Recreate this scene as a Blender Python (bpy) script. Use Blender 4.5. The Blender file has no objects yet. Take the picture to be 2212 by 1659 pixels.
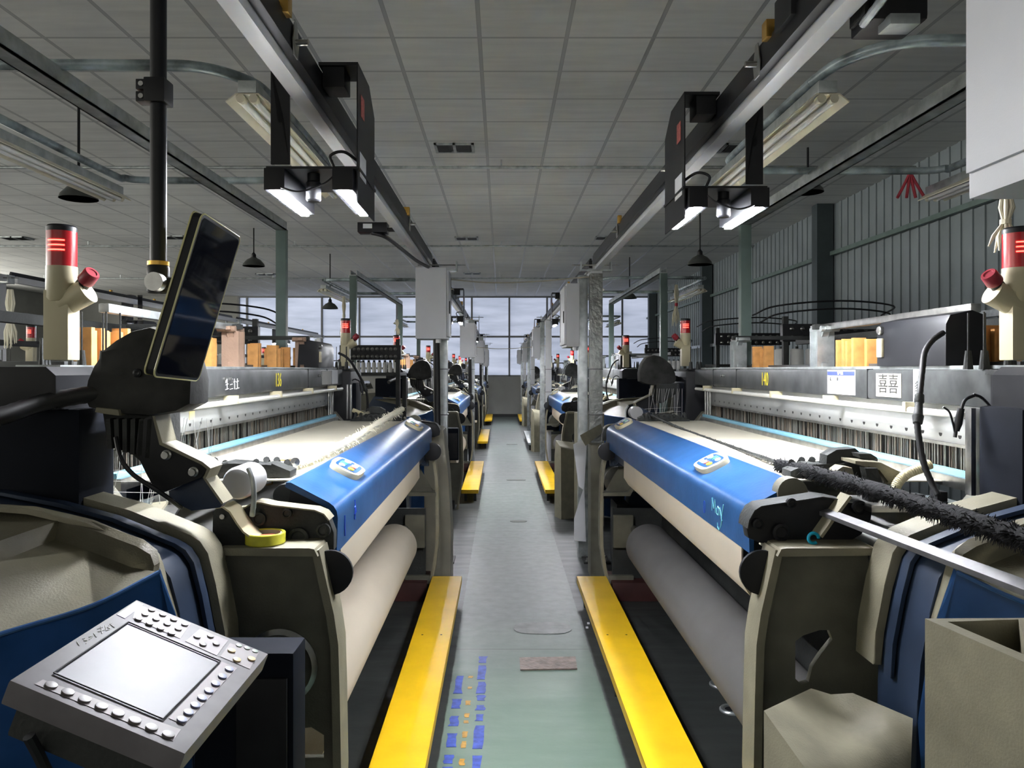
import bpy, bmesh, math, random
from mathutils import Vector, Matrix
random.seed(7)
PI = math.pi
F = 1662.0; VX = 1083.0; VY = 798.0; H = 1.6          # focal length in px, vanishing point, lens height
C0 = 0.125                                              # centre of the aisle
PITCH = 6.7                                             # loom spacing down the aisle
scn = bpy.context.scene
col = scn.collection

def P(px, py, Y): return Vector(((px - VX) * Y / F, Y, H - (py - VY) * Y / F))
def ray_plane(px, py, o, n):
    d = Vector(((px - VX) / F, 1, -(py - VY) / F)); c = Vector((0, 0, H))
    return c + d * ((o - c).dot(n) / d.dot(n))

# ------------------------------------------------------------------ materials
MATS = {}
LEDS = 390.; FILL_B = .6; FILL_L = 6.5; FARW = .36  # strengths: LED bars, added back and left wall fill glow, far windows
def mat(name, rgb, rough=.5, metal=0., var=.12, vscale=6., bump=0., bscale=60., emis=None, estr=0., spec=.5, trans=0., ior=1.45, coat=0., dust=0., alpha=1.):
    if name in MATS: return MATS[name]
    m = bpy.data.materials.new(name); m.use_nodes = True
    nt = m.node_tree; b = nt.nodes['Principled BSDF']
    b.inputs['Roughness'].default_value = rough; b.inputs['Metallic'].default_value = metal
    b.inputs['Specular IOR Level'].default_value = spec; b.inputs['IOR'].default_value = ior
    b.inputs['Transmission Weight'].default_value = trans; b.inputs['Coat Weight'].default_value = coat
    tc = nt.nodes.new('ShaderNodeTexCoord')
    if var > 0:
        n = nt.nodes.new('ShaderNodeTexNoise'); n.inputs['Scale'].default_value = vscale; n.inputs['Detail'].default_value = 6
        nt.links.new(tc.outputs['Object'], n.inputs['Vector'])
        r = nt.nodes.new('ShaderNodeValToRGB')
        r.color_ramp.elements[0].position = .3; r.color_ramp.elements[1].position = .72
        r.color_ramp.elements[0].color = (*[c * (1 - var) for c in rgb], 1)
        r.color_ramp.elements[1].color = (*[min(1, c * (1 + var * .6) + dust * .02) for c in rgb], 1)
        nt.links.new(n.outputs['Fac'], r.inputs['Fac']); nt.links.new(r.outputs['Color'], b.inputs['Base Color'])
    else:
        b.inputs['Base Color'].default_value = (*rgb, 1)
    if bump > 0:
        n2 = nt.nodes.new('ShaderNodeTexNoise'); n2.inputs['Scale'].default_value = bscale; n2.inputs['Detail'].default_value = 4
        nt.links.new(tc.outputs['Object'], n2.inputs['Vector'])
        bp = nt.nodes.new('ShaderNodeBump'); bp.inputs['Strength'].default_value = bump; bp.inputs['Distance'].default_value = .01
        nt.links.new(n2.outputs['Fac'], bp.inputs['Height']); nt.links.new(bp.outputs['Normal'], b.inputs['Normal'])
    if emis:
        b.inputs['Emission Color'].default_value = (*emis, 1); b.inputs['Emission Strength'].default_value = estr
    MATS[name] = m
    return m

BLUE = mat('blue enamel', (.012, .068, .20), .34, var=.22, vscale=9, bump=.04, dust=.5)
NAVY = mat('navy enamel', (.012, .025, .055), .42, var=.3, dust=.5)
BEIGE = mat('beige cast paint', (.215, .198, .14), .5, var=.18, vscale=12, bump=.15, bscale=220)
BEIGE_D = mat('worn beige paint', (.13, .125, .095), .6, var=.3, vscale=7, bump=.15, bscale=160)
CREAM = mat('cream plastic', (.50, .45, .30), .4, var=.08)
IRON = mat('dark cast iron', (.03, .032, .031), .55, spec=.25, var=.4, bump=.2, bscale=120, dust=.4)
BLACK = mat('black paint', (.009, .0095, .012), .42, var=.3, dust=.3, spec=.3)
RUBBER = mat('black rubber', (.012, .012, .013), .55, var=.1)
STEEL = mat('bare steel', (.42, .42, .41), .32, 1., var=.3, vscale=20)
GALV = mat('galvanised steel', (.42, .45, .45), .4, .7, var=.35, vscale=14, bump=.1)
BEAMG = mat('grey loom beam', (.085, .09, .092), .36, .5, var=.35, vscale=10, dust=1)
PANEL = None
WHITE = mat('white powder coat', (.70, .71, .74), .38, var=.05)
CABW = mat('cabinet white', (.55, .56, .60), .45, var=.04, bump=.05, bscale=400)
YELLOW = mat('yellow bench paint', (.66, .40, .006), .42, var=.12, vscale=5, bump=.12, bscale=14)
REDP = mat('red plastic', (.42, .012, .018), .25, var=.05)
REDB = mat('dull red button', (.28, .03, .045), .4, var=.1)
REDLED = mat('lit red lamp bars', (.8, .02, .02), .3, var=0, emis=(1, .03, .02), estr=7.)
CLOTHC = mat('undyed cotton cloth', (.50, .44, .35), .9, var=.05, vscale=4, bump=.35, bscale=900)
CLOTHG = mat('dark grey cloth', (.12, .117, .115), .9, var=.08, vscale=5, bump=.3, bscale=900)
CLOTHW = mat('woven beige fabric', (.62, .58, .47), .85, var=.08, vscale=3, bump=.25, bscale=700)
WOOD = mat('orange wood', (.62, .30, .09), .55, var=.3, vscale=18)
BRASS = mat('brass', (.55, .33, .08), .35, .9, var=.2)
RUSTC = mat('brown cast', (.30, .20, .145), .6, var=.3, bump=.2, bscale=90)
LED = mat('lit LED strip', (1, 1, 1), .5, var=0, emis=(.93, .95, 1.0), estr=LEDS)
TUBE = mat('unlit fluorescent tube', (.78, .78, .74), .2, var=0)
REFL = mat('cream reflector', (.70, .66, .52), .4, var=.12)
GREENP = mat('grey green post', (.13, .18, .165), .5, var=.2)
HOSEY = mat('yellowed corrugated hose', (.62, .56, .36), .5, var=.15)
CABLE = mat('black cable', (.015, .015, .018), .4, var=0)
YARN = mat('white yarn', (.66, .66, .64), .9, var=.06)
LINT = mat('cotton lint', (.70, .66, .52), .95, var=.1)
PAPER = mat('white paper', (.70, .71, .74), .8, var=.03)
TERMG = mat('grey terminal fascia', (.12, .112, .12), .5, var=.08, vscale=20, dust=1)
PINKG = mat('pale pink key field', (.22, .19, .20), .5, var=.06)
KEYG = mat('grey key', (.17, .155, .155), .4, var=.05)
SCRN = mat('unlit grey screen', (.075, .075, .095), .42, spec=.3, var=.15, vscale=9)
GLASSBK = mat('black glossy glass', (.006, .007, .012), .04, var=0, spec=.8)
CLEARY = mat('yellowed clear case', (.62, .58, .30), .15, var=.1)
PUR = mat('purple blue ink', (.12, .12, .42), .5, var=0)
YKEY = mat('yellow key', (.75, .55, .03), .4, var=0)
GKEY = mat('green key', (.1, .45, .3), .4, var=0)
RKEY = mat('red key', (.65, .12, .1), .4, var=0)
WKEY = mat('white key', (.75, .75, .72), .4, var=0)
YTXT = mat('yellow lettering', (.80, .66, .05), .6, var=.1)
CYAN = mat('light blue marker', (.22, .62, .72), .6, var=0)
INKB = mat('blue marker', (.03, .09, .62), .6, var=0)
INKK = mat('black ink', (.03, .03, .03), .7, var=0)
CHALK = mat('chalk', (.72, .72, .70), .9, var=.2, vscale=60)
FUZZ = mat('black fibre', (.012, .012, .014), .85, var=.3, vscale=80, bump=.6, bscale=90, spec=.25)
BARM = mat('dull bar steel', (.10, .10, .105), .5, .25, var=.3, vscale=20)
DHOUS = mat('dark drive housing', (.006, .008, .014), .7, var=.4, vscale=5, spec=.12)
TEAL = mat('teal plastic ring', (.0, .28, .42), .35, var=0)
TAPEY = mat('yellow tape', (.62, .60, .05), .35, var=.2, vscale=30)
TAPEC = mat('orange red label', (.72, .16, .08), .5, var=.1)
CLEARF = mat('plastic wrap', (.30, .31, .30), .16, .35, var=.3, vscale=14, bump=.9, bscale=34)
STICK = mat('peach sticker', (.80, .56, .25), .6, var=.05)
REDC = mat('red cloth', (.45, .05, .07), .8, var=.1)
WCORR = None

def nodes_of(m): return m.node_tree.nodes, m.node_tree.links
def mth(nt, op, a, b=None, c=None):
    n = nt.nodes.new('ShaderNodeMath'); n.operation = op
    for i, v in enumerate((a, b, c)):
        if v is None: continue
        if isinstance(v, (int, float)): n.inputs[i].default_value = v
        else: nt.links.new(v, n.inputs[i])
    return n.outputs[0]
def mixc(nt, fac, a, b):
    n = nt.nodes.new('ShaderNodeMix'); n.data_type = 'RGBA'
    for k, v in ((0, fac), (6, a), (7, b)):
        if isinstance(v, tuple): n.inputs[k].default_value = (*v, 1)
        elif isinstance(v, (int, float)): n.inputs[k].default_value = v
        else: nt.links.new(v, n.inputs[k])
    return n.outputs[2]
def noise(nt, scale, vec, detail=5, out='Fac'):
    n = nt.nodes.new('ShaderNodeTexNoise'); n.inputs['Scale'].default_value = scale; n.inputs['Detail'].default_value = detail
    nt.links.new(vec, n.inputs['Vector']); return n.outputs[out]
def base_mat(name, rough=.5, metal=0.):
    m = bpy.data.materials.new(name); m.use_nodes = True; nt = m.node_tree
    b = nt.nodes['Principled BSDF']; b.inputs['Roughness'].default_value = rough; b.inputs['Metallic'].default_value = metal
    tc = nt.nodes.new('ShaderNodeTexCoord'); sx = nt.nodes.new('ShaderNodeSeparateXYZ'); nt.links.new(tc.outputs['Object'], sx.inputs[0])
    return m, nt, b, tc, sx
def step(nt, x, lo, hi):        # 0 below lo, 1 above hi
    n = nt.nodes.new('ShaderNodeMapRange'); n.inputs['From Min'].default_value = lo; n.inputs['From Max'].default_value = hi
    nt.links.new(x, n.inputs['Value']); return n.outputs[0]

# ceiling tiles: square grid of painted T bars with dusty boards
def make_ceiling_mat():
    m, nt, b, tc, sx = base_mat('ceiling boards', .85)
    T = .651
    def grid(o, off):
        v = mth(nt, 'FRACT', mth(nt, 'DIVIDE', mth(nt, 'ADD', o, off), T))
        d = mth(nt, 'ABSOLUTE', mth(nt, 'SUBTRACT', v, .5))
        return d, v
    dx, vx = grid(sx.outputs[0], .163 + 20 * T); dy, vy = grid(sx.outputs[1], -5.752 + 20 * T)
    line = mth(nt, 'MAXIMUM', step(nt, dx, .479, .483), step(nt, dy, .484, .487))
    edge = mth(nt, 'MAXIMUM', step(nt, dx, .474, .478), step(nt, dy, .479, .483))
    big = noise(nt, 1.1, tc.outputs['Object'], 4)
    fl = nt.nodes.new('ShaderNodeVectorMath'); fl.operation = 'FLOOR'
    sc = nt.nodes.new('ShaderNodeVectorMath'); sc.operation = 'DIVIDE'; nt.links.new(tc.outputs['Object'], sc.inputs[0]); sc.inputs[1].default_value = (T, T, 10)
    ad = nt.nodes.new('ShaderNodeVectorMath'); ad.operation = 'ADD'; nt.links.new(sc.outputs[0], ad.inputs[0]); ad.inputs[1].default_value = (.25, -5.752 / T % 1 * -1 + 1, 0)
    nt.links.new(ad.outputs[0], fl.inputs[0])
    wn = nt.nodes.new('ShaderNodeTexWhiteNoise'); nt.links.new(fl.outputs[0], wn.inputs['Vector'])
    st = nt.nodes.new('ShaderNodeMapping'); st.inputs['Scale'].default_value = (.8, 5, 1); nt.links.new(tc.outputs['Object'], st.inputs['Vector'])
    streak = noise(nt, 2.2, st.outputs[0], 5)
    f = mth(nt, 'ADD', mth(nt, 'MULTIPLY', big, .5), mth(nt, 'ADD', mth(nt, 'MULTIPLY', wn.outputs['Value'], .16), mth(nt, 'MULTIPLY', streak, .55)))
    f = step(nt, f, .25, 1.0)
    c = mixc(nt, f, (.55, .555, .545), (.86, .86, .83))
    c = mixc(nt, mth(nt, 'MULTIPLY', edge, .75), c, (.17, .17, .17))
    c = mixc(nt, line, c, (.40, .41, .41))
    nt.links.new(c, b.inputs['Base Color'])
    nt.links.new(mth(nt, 'SUBTRACT', .85, mth(nt, 'MULTIPLY', line, .5)), b.inputs['Roughness'])
    return m
def make_floor_mat():
    m, nt, b, tc, sx = base_mat('painted concrete floor', .4)
    x, y = sx.outputs[0], sx.outputs[1]
    n1 = noise(nt, 2.0, tc.outputs['Object'], 8); n2 = noise(nt, 14, tc.outputs['Object'], 6)
    st = nt.nodes.new('ShaderNodeMapping'); st.inputs['Scale'].default_value = (.6, 3, 1); nt.links.new(tc.outputs['Object'], st.inputs['Vector'])
    n3 = noise(nt, 3.5, st.outputs[0], 6)
    wob = mth(nt, 'MULTIPLY', mth(nt, 'SUBTRACT', n2, .5), .02)
    xx = mth(nt, 'ADD', x, wob)
    ins = mth(nt, 'MULTIPLY', step(nt, xx, -.262, -.256), mth(nt, 'SUBTRACT', 1, step(nt, xx, .50, .506)))
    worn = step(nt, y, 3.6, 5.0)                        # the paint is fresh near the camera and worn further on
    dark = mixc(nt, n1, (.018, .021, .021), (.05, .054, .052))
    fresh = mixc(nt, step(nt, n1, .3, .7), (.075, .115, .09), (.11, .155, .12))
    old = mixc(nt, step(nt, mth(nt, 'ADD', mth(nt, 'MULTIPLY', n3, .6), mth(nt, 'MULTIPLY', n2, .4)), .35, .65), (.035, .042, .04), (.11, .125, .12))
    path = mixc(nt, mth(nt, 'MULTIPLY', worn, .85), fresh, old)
    c = mixc(nt, ins, dark, path)
    joint = mth(nt, 'SUBTRACT', 1, step(nt, mth(nt, 'ABSOLUTE', mth(nt, 'SUBTRACT', mth(nt, 'MODULO', mth(nt, 'ADD', y, .4), 3.2), 1.6)), .004, .008))
    c = mixc(nt, mth(nt, 'MULTIPLY', joint, .7), c, (.03, .03, .03))
    nt.links.new(c, b.inputs['Base Color'])
    nt.links.new(mth(nt, 'ADD', .28, mth(nt, 'MULTIPLY', n3, .35)), b.inputs['Roughness'])
    bp = nt.nodes.new('ShaderNodeBump'); bp.inputs['Strength'].default_value = .12; bp.inputs['Distance'].default_value = .01
    nt.links.new(n2, bp.inputs['Height']); nt.links.new(bp.outputs['Normal'], b.inputs['Normal'])
    return m
def make_panel_mat():           # heald panel: a grey strip with two rows of small dark slots
    m, nt, b, tc, sx = base_mat('grey heald panel', .38, .35)
    y, z = sx.outputs[1], sx.outputs[2]
    fy = mth(nt, 'SUBTRACT', mth(nt, 'FRACT', mth(nt, 'DIVIDE', mth(nt, 'ADD', y, 20.03), .108)), .5)
    dy = mth(nt, 'MULTIPLY', fy, .108)
    def row(zc, r):
        dz = mth(nt, 'SUBTRACT', z, zc)
        d = mth(nt, 'SQRT', mth(nt, 'ADD', mth(nt, 'MULTIPLY', dy, dy), mth(nt, 'MULTIPLY', dz, dz)))
        return mth(nt, 'MULTIPLY', mth(nt, 'SUBTRACT', 1, step(nt, d, r, r + .001)), step(nt, mth(nt, 'MULTIPLY', dz, -1), -.001 - r * .2, 0 - r * .2 + .001))
    hole = mth(nt, 'MAXIMUM', row(1.388, .0095), row(1.455, .006))
    n = noise(nt, 9, tc.outputs['Object'])
    c = mixc(nt, n, (.30, .31, .31), (.44, .45, .44))
    c = mixc(nt, hole, c, (.01, .01, .012))
    nt.links.new(c, b.inputs['Base Color'])
    return m
def make_window_mat(name, strength, ca=(.30, .34, .44), cb=(.46, .50, .62)):
    m, nt, b, tc, sx = base_mat(name, .22)
    st = nt.nodes.new('ShaderNodeMapping'); st.inputs['Scale'].default_value = (.35, 1, 2.6); nt.links.new(tc.outputs['Object'], st.inputs['Vector'])
    n = noise(nt, 1.6, st.outputs[0], 7)
    c = mixc(nt, step(nt, n, .3, .7), ca, cb)
    nt.links.new(c, b.inputs['Base Color']); nt.links.new(c, b.inputs['Emission Color']); b.inputs['Emission Strength'].default_value = strength
    bp = nt.nodes.new('ShaderNodeBump'); bp.inputs['Strength'].default_value = .15; bp.inputs['Distance'].default_value = .02
    nt.links.new(n, bp.inputs['Height']); nt.links.new(bp.outputs['Normal'], b.inputs['Normal'])
    return m
PANEL = make_panel_mat(); CEIL = make_ceiling_mat(); FLOORM = make_floor_mat(); WINM = make_window_mat('frosted bluish window film', FARW); WFILL_B = make_window_mat('added back wall fill glow', FILL_B, (.40, .39, .36), (.56, .55, .50)); WFILL_L = make_window_mat('added left wall fill glow', FILL_L, (.40, .39, .36), (.56, .55, .50))  # the last two are fill glow for panes added in unseen walls
WCORR = mat('corrugated blue grey sheet', (.24, .275, .29), .55, .1, var=.15, vscale=2)
WPLAST = mat('grey plaster', (.30, .30, .28), .85, var=.12, vscale=2, bump=.1)

# ------------------------------------------------------------------ mesh builder
class MB:
    def __init__(s, tf=None): s.bm = bmesh.new(); s.tf = tf
    def box(s, x0, x1, y0, y1, z0, z1, bev=0.):
        vs = [s.bm.verts.new((x, y, z)) for x in (x0, x1) for y in (y0, y1) for z in (z0, z1)]
        fs = [s.bm.faces.new([vs[i] for i in f]) for f in ((0, 1, 3, 2), (4, 6, 7, 5), (0, 4, 5, 1), (2, 3, 7, 6), (0, 2, 6, 4), (1, 5, 7, 3))]
        if bev > 0:
            es = list({e for f in fs for e in f.edges})
            bmesh.ops.bevel(s.bm, geom=es, offset=bev, segments=2, affect='EDGES', profile=.7)
        return s
    def obox(s, c, ax, ay, az):          # box from a centre and three half-axis vectors
        c, ax, ay, az = map(Vector, (c, ax, ay, az))
        vs = [s.bm.verts.new(c + ax * i + ay * j + az * k) for i in (-1, 1) for j in (-1, 1) for k in (-1, 1)]
        for f in ((0, 1, 3, 2), (4, 6, 7, 5), (0, 4, 5, 1), (2, 3, 7, 6), (0, 2, 6, 4), (1, 5, 7, 3)): s.bm.faces.new([vs[i] for i in f])
        return s
    def plate(s, pts, off, bev=0.):      # closed outline of 3-D points, thickened by the vector off
        off = Vector(off); a = [s.bm.verts.new(p) for p in pts]; b = [s.bm.verts.new(Vector(p) + off) for p in pts]; n = len(pts)
        fs = [s.bm.faces.new(a), s.bm.faces.new(b[::-1])]
        for i in range(n): fs.append(s.bm.faces.new((a[i], a[(i + 1) % n], b[(i + 1) % n], b[i])))
        if bev > 0:
            es = list({e for f in fs[:2] for e in f.edges})
            bmesh.ops.bevel(s.bm, geom=es, offset=bev, segments=2, affect='EDGES', profile=.7)
        return s
    def prism(s, prof, y0, y1, bev=0.):  # outline in (x, z) run along Y
        return s.plate([Vector((x, y0, z)) for x, z in prof], (0, y1 - y0, 0), bev)
    def tube(s, pts, r, n=10, caps=True, corr=0.):
        pts = [Vector(p) for p in pts]; m = len(pts); rings = []
        rs = r if isinstance(r, (list, tuple)) else [r] * m
        up = Vector((0, 0, 1)); pv = None
        for i, p in enumerate(pts):
            t = (pts[min(i + 1, m - 1)] - pts[max(i - 1, 0)]).normalized()
            if pv is None:
                pv = t.cross(up) if abs(t.dot(up)) < .95 else t.cross(Vector((1, 0, 0)))
            pv = (pv - t * pv.dot(t)).normalized(); q = t.cross(pv)
            rr = rs[i] * (1 + (corr if i % 2 else 0))
            rings.append([s.bm.verts.new(p + (pv * math.cos(2 * PI * k / n) + q * math.sin(2 * PI * k / n)) * rr) for k in range(n)])
        for a, b in zip(rings, rings[1:]):
            for k in range(n): s.bm.faces.new((a[k], a[(k + 1) % n], b[(k + 1) % n], b[k]))
        if caps: s.bm.faces.new(rings[0]); s.bm.faces.new(rings[-1][::-1])
        return s
    def cyl(s, p0, p1, r, r1=None, n=24):
        return s.tube([p0, p1], [r, r if r1 is None else r1], n)
    def lathe(s, prof, o, n=24, ax=(0, 0, 1)):     # prof: (radius, distance along the axis)
        o = Vector(o); ax = Vector(ax).normalized()
        u = ax.cross(Vector((0, 1, 0)));
        if u.length < .1: u = ax.cross(Vector((1, 0, 0)))
        u.normalize(); v = ax.cross(u); rings = []
        for r, h in prof:
            rings.append([s.bm.verts.new(o + ax * h + (u * math.cos(2 * PI * k / n) + v * math.sin(2 * PI * k / n)) * max(r, 1e-4)) for k in range(n)])
        for a, b in zip(rings, rings[1:]):
            for k in range(n): s.bm.faces.new((a[k], a[(k + 1) % n], b[(k + 1) % n], b[k]))
        s.bm.faces.new(rings[0]); s.bm.faces.new(rings[-1][::-1])
        return s
    def faces(s, verts, fs):
        vs = [s.bm.verts.new(v) for v in verts]
        for f in fs: s.bm.faces.new([vs[i] for i in f])
        return s
    def build(s, name, m, parent=None, smooth=True, ang=.6, loc=None):
        bm = s.bm
        if s.tf:
            for v in bm.verts: v.co = s.tf(v.co)
        bmesh.ops.recalc_face_normals(bm, faces=bm.faces)
        if loc is not None:
            l = Vector(loc)
            for v in bm.verts: v.co -= l
        me = bpy.data.meshes.new(name); bm.to_mesh(me); bm.free()
        me.materials.append(m)
        if smooth:
            me.polygons.foreach_set('use_smooth', [True] * len(me.polygons)); me.set_sharp_from_angle(angle=ang)
        o = bpy.data.objects.new(name, me); col.objects.link(o)
        if parent: o.parent = parent
        if loc is not None: o.location = loc
        return o
def curve_pts(pts, n=8):
    pts = [Vector(p) for p in pts]; out = []
    q = [2 * pts[0] - pts[1]] + pts + [2 * pts[-1] - pts[-2]]
    for i in range(len(pts) - 1):
        a, b, c, d = q[i:i + 4]
        for k in range(n):
            t = k / n
            out.append(.5 * ((2 * b) + (c - a) * t + (2 * a - 5 * b + 4 * c - d) * t * t + (3 * b - a - 3 * c + d) * t ** 3))
    out.append(pts[-1]); return out
def tag(o, label, cat, group=None, kind=None):
    o['label'] = label; o['category'] = cat
    if group: o['group'] = group
    if kind: o['kind'] = kind
    return o
def struct(o): o['kind'] = 'structure'; return o
def empty(name, loc, rz=0.):
    o = bpy.data.objects.new(name, None); o.empty_display_size = .2; col.objects.link(o); o.location = loc; o.rotation_euler = (0, 0, rz); return o
def copy_tree(o, parent=None):
    c = o.copy(); col.objects.link(c); c.parent = parent
    for ch in list(o.children): copy_tree(ch, c)
    return c

# ------------------------------------------------------------------ the room
YW = 26.07; XR = 5.0; XL = -15.0; YB = -7.0; CZ = 4.08
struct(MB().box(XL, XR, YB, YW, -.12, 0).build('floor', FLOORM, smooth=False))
struct(MB().box(XL, XR, YB, YW, CZ, CZ + .12).build('ceiling', CEIL, smooth=False))
struct(MB().box(XL, XR, YB - .15, YB, 0, 1.36).build('wall_back', WPLAST, smooth=False))
struct(MB().box(XL - .15, XL, YB, YW, 0, 1.9).build('wall_left', WPLAST, smooth=False))
FR = mat('window frame metal', (.16, .165, .17), .5, .3)
def frosted(name, a, b, axis, m, z0=1.36):  # glowing panes added in the unseen back and left walls to brighten the ceiling
    if axis == 'y':
        wdw = MB().box(a + .03, b - .03, YB - .07, YB - .06, z0, CZ).build(name, m, smooth=False); f = MB()
        f.box(a - .03, a + .03, YB - .12, YB + .02, z0, CZ); f.box(a, b, YB - .12, YB + .02, z0, z0 + .05); f.box(a, b, YB - .1, YB + .01, 2.68, 2.74)
    else:
        wdw = MB().box(XL - .07, XL - .06, a + .03, b - .03, z0, CZ).build(name, m, smooth=False); f = MB()
        f.box(XL - .12, XL + .02, a - .03, a + .03, z0, CZ); f.box(XL - .12, XL + .02, a, b, z0, z0 + .05)
    f.build('window_frame', FR, wdw, smooth=False); struct(wdw)
for i in range(10): frosted('window_%d' % (20 + i), XL + 2.0 * i, XL + 2.0 * i + 2.0, 'y', WFILL_B)  # added fill panes behind the camera, not known windows
struct(MB().box(XL - .15, XL, YB + 4.133 * 7, YW, 1.9, CZ).build('trim_20', WPLAST, smooth=False))
for i in range(7): frosted('window_%d' % (30 + i), YB + 4.133 * i, YB + 4.133 * (i + 1), 'x', WFILL_L, 1.9)  # added fill panes out of view on the left, brightening the ceiling
# corrugated right wall
mb = MB(); y = YB; w = .21
while y < YW:
    mb.box(XR, XR + .12, y, y + w, 0, CZ); mb.box(XR - .018, XR, y + .02, y + .07, 0, CZ)
    y += w
struct(mb.build('wall_right', WCORR, smooth=False))
k = 1
for yy in (4.9, 11.5, 18.1, 24.6):
    struct(MB().box(XR - .28, XR - .04, yy, yy + .2, 0, CZ).build('trim_%d' % k, mat('dark column', (.05, .065, .07), .5), smooth=False)); k += 1
struct(MB().box(XR - .09, XR - .035, YB, YW, 2.13, 2.20).build('trim_%d' % k, GALV, smooth=False)); k += 1
struct(MB().box(XR - .09, XR - .035, YB, YW, 3.30, 3.36).build('trim_%d' % k, GREENP, smooth=False)); k += 1
# far wall: plaster below a band of frosted windows
WX0 = -8.9; WX1 = 5.0; WZ0 = 1.36
mb = MB(); mb.box(WX0, XR, YW, YW + .2, 0, WZ0); mb.box(XL, WX0, YW, YW + .2, 0, CZ)
struct(mb.build('wall_far', WPLAST, smooth=False))
mul = []; x = 1.27 - 1.27 * 8
FR = mat('window frame metal', (.16, .165, .17), .5, .3)
xs = []
x = -8.9
xs = [WX0] + [-1.0 - 1.27 * i for i in range(6, 0, -1)] + [-1.0, .27, 1.55, 2.8, 4.1, WX1]
for i, (a, b) in enumerate(zip(xs, xs[1:])):
    wdw = MB().box(a + .03, b - .03, YW + .06, YW + .07, WZ0 + .03, CZ).build('window_%d' % (i + 1), WINM, smooth=False); struct(wdw)
    fm = MB(); fm.box(a - .03, a + .03, YW - .02, YW + .12, WZ0, CZ); fm.box(a, b, YW - .02, YW + .12, WZ0, WZ0 + .05); fm.box(a, b, YW - .01, YW + .1, 2.68, 2.74); fm.box(a, b, YW - .01, YW + .1, CZ - .05, CZ)
    fm.build('window_frame', FR, wdw, smooth=False)
struct(MB().box(WX0, XR, YW - .015, YW, 0, .09).build('baseboard_far', mat('dark skirting', (.03, .03, .03), .7), smooth=False))
# conduits on the ceiling
for i, (yy, r) in enumerate(((9.1, .018), (14.9, .02), (20.2, .02))):
    z = CZ - .09
    t = MB().cyl((XL + .1, yy, z), (XR - .1, yy, z), r, n=10)
    for xx in range(-14, 5, 2): t.box(xx - .01, xx + .01, yy - .01, yy + .01, z, CZ)
    o = t.build('ceiling_conduit', GALV)
    tag(o, ['galvanised conduit crossing the ceiling, nearest of the three', 'conduit crossing the ceiling in the middle of the hall', 'conduit crossing the ceiling closest to the far windows'][i], 'conduit', 'conduits on the ceiling')

# ceiling vents
def vent(x, y, sx, sy, label):
    r = empty('ceiling_vent', (x, y, CZ))
    f = MB(); z0, z1 = -.02, 0
    for (a, b, c, d) in ((-sx, sx, -sy, -sy + .03), (-sx, sx, sy - .03, sy), (-sx, -sx + .03, -sy, sy), (sx - .03, sx, -sy, sy), (-.015, .015, -sy, sy)):
        f.box(a, b, c, d, z0, z1)
    f.build('frame', GALV, r, smooth=False)
    MB().box(-sx + .02, sx - .02, -sy + .02, sy - .02, -.004, -.002).build('duct_opening', BLACK, r, smooth=False)
    s = MB(); n = 9
    for i in range(n):
        for q in (-1, 1):
            xx = q * (.04 + (sx - .08) * i / n + .01)
            s.obox((xx, 0, -.012), (.012, 0, .006), (0, sy - .03, 0), (.001, 0, -.002))
    s.build('slats', IRON, r, smooth=False)
    tag(r, label, 'vent', 'air vents in the ceiling')
def CP(px, py, z=CZ):            # point on the ceiling seen at a pixel
    Y = (z - H) * F / (VY - py); return ((px - VX) * Y / F, Y)
for (px, py, sx, sy, lb) in ((982, 318, .22, .17, 'slatted air vent in the ceiling left of the aisle, nearest'), (1008, 514, .22, .17, 'second slatted air vent in the row left of the aisle centre'),
        (1020, 590, .22, .15, 'third and smallest looking vent of the row left of the aisle centre'), (1310, 513, .22, .17, 'slatted vent in the ceiling beside the right camera rail end'),
        (1562, 318, .2, .17, 'slatted vent in the ceiling behind the right inspection head'), (35, 514, .24, .17, 'slatted vent in the ceiling at the far left edge above the signal tower'), (378, 512, .24, .17, 'slatted vent in the ceiling just behind the hanging black pole'),
        (575, 592, .24, .15, 'slatted vent in the ceiling left of the grey green light post')):
    x, y = CP(px, py); vent(x, y, sx, sy, lb)

# bell-shaped pendant lamps
def pendant(px, py, Y, r, label):
    p = P(px, py, Y); o = empty('pendant_lamp', p)
    h = r * .75
    MB().lathe([(r, 0), (r * .93, h * .3), (r * .6, h * .8), (r * .3, h), (r * .28, h + .01), (.001, h + .012), (.001, h - .01), (r * .25, h - .01), (r * .57, h * .78), (r * .9, h * .28), (r * .98, 0)], (0, 0, 0), 28).build('lamp_shade', mat('dark enamel shade', (.07, .075, .07), .35, .3), o)
    MB().lathe([(r * .22, h), (r * .22, h + .06), (.012, h + .1), (.012, CZ - p.z)], (0, 0, 0), 16).build('stem', BLACK, o)
    MB().lathe([(.02, h * .9), (.045, h * .55), (.05, h * .35), (.03, h * .16), (.002, h * .1)], (0, 0, 0), 16).build('bulb', mat('clear unlit bulb', (.6, .6, .55), .1, var=0), o)
    tag(o, label, 'lamp', 'unlit bell lamps over the looms')
pendant(170, 430, 7.0, .165, 'dark unlit bell lamp above the red signal tower on the left')
pendant(548, 575, 13.5, .19, 'dark unlit bell lamp right of the hanging tablet')
pendant(713, 667, 16.5, .17, 'small dark bell lamp against the far windows on the left')
pendant(1360, 645, 17, .16, 'small dark bell lamp against the far windows on the right')
pendant(1512, 572, 12.0, .19, 'dark bell lamp before the corrugated wall on the right')
pendant(1745, 416, 8.6, .17, 'dark unlit bell lamp under the right steel rail')

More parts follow.
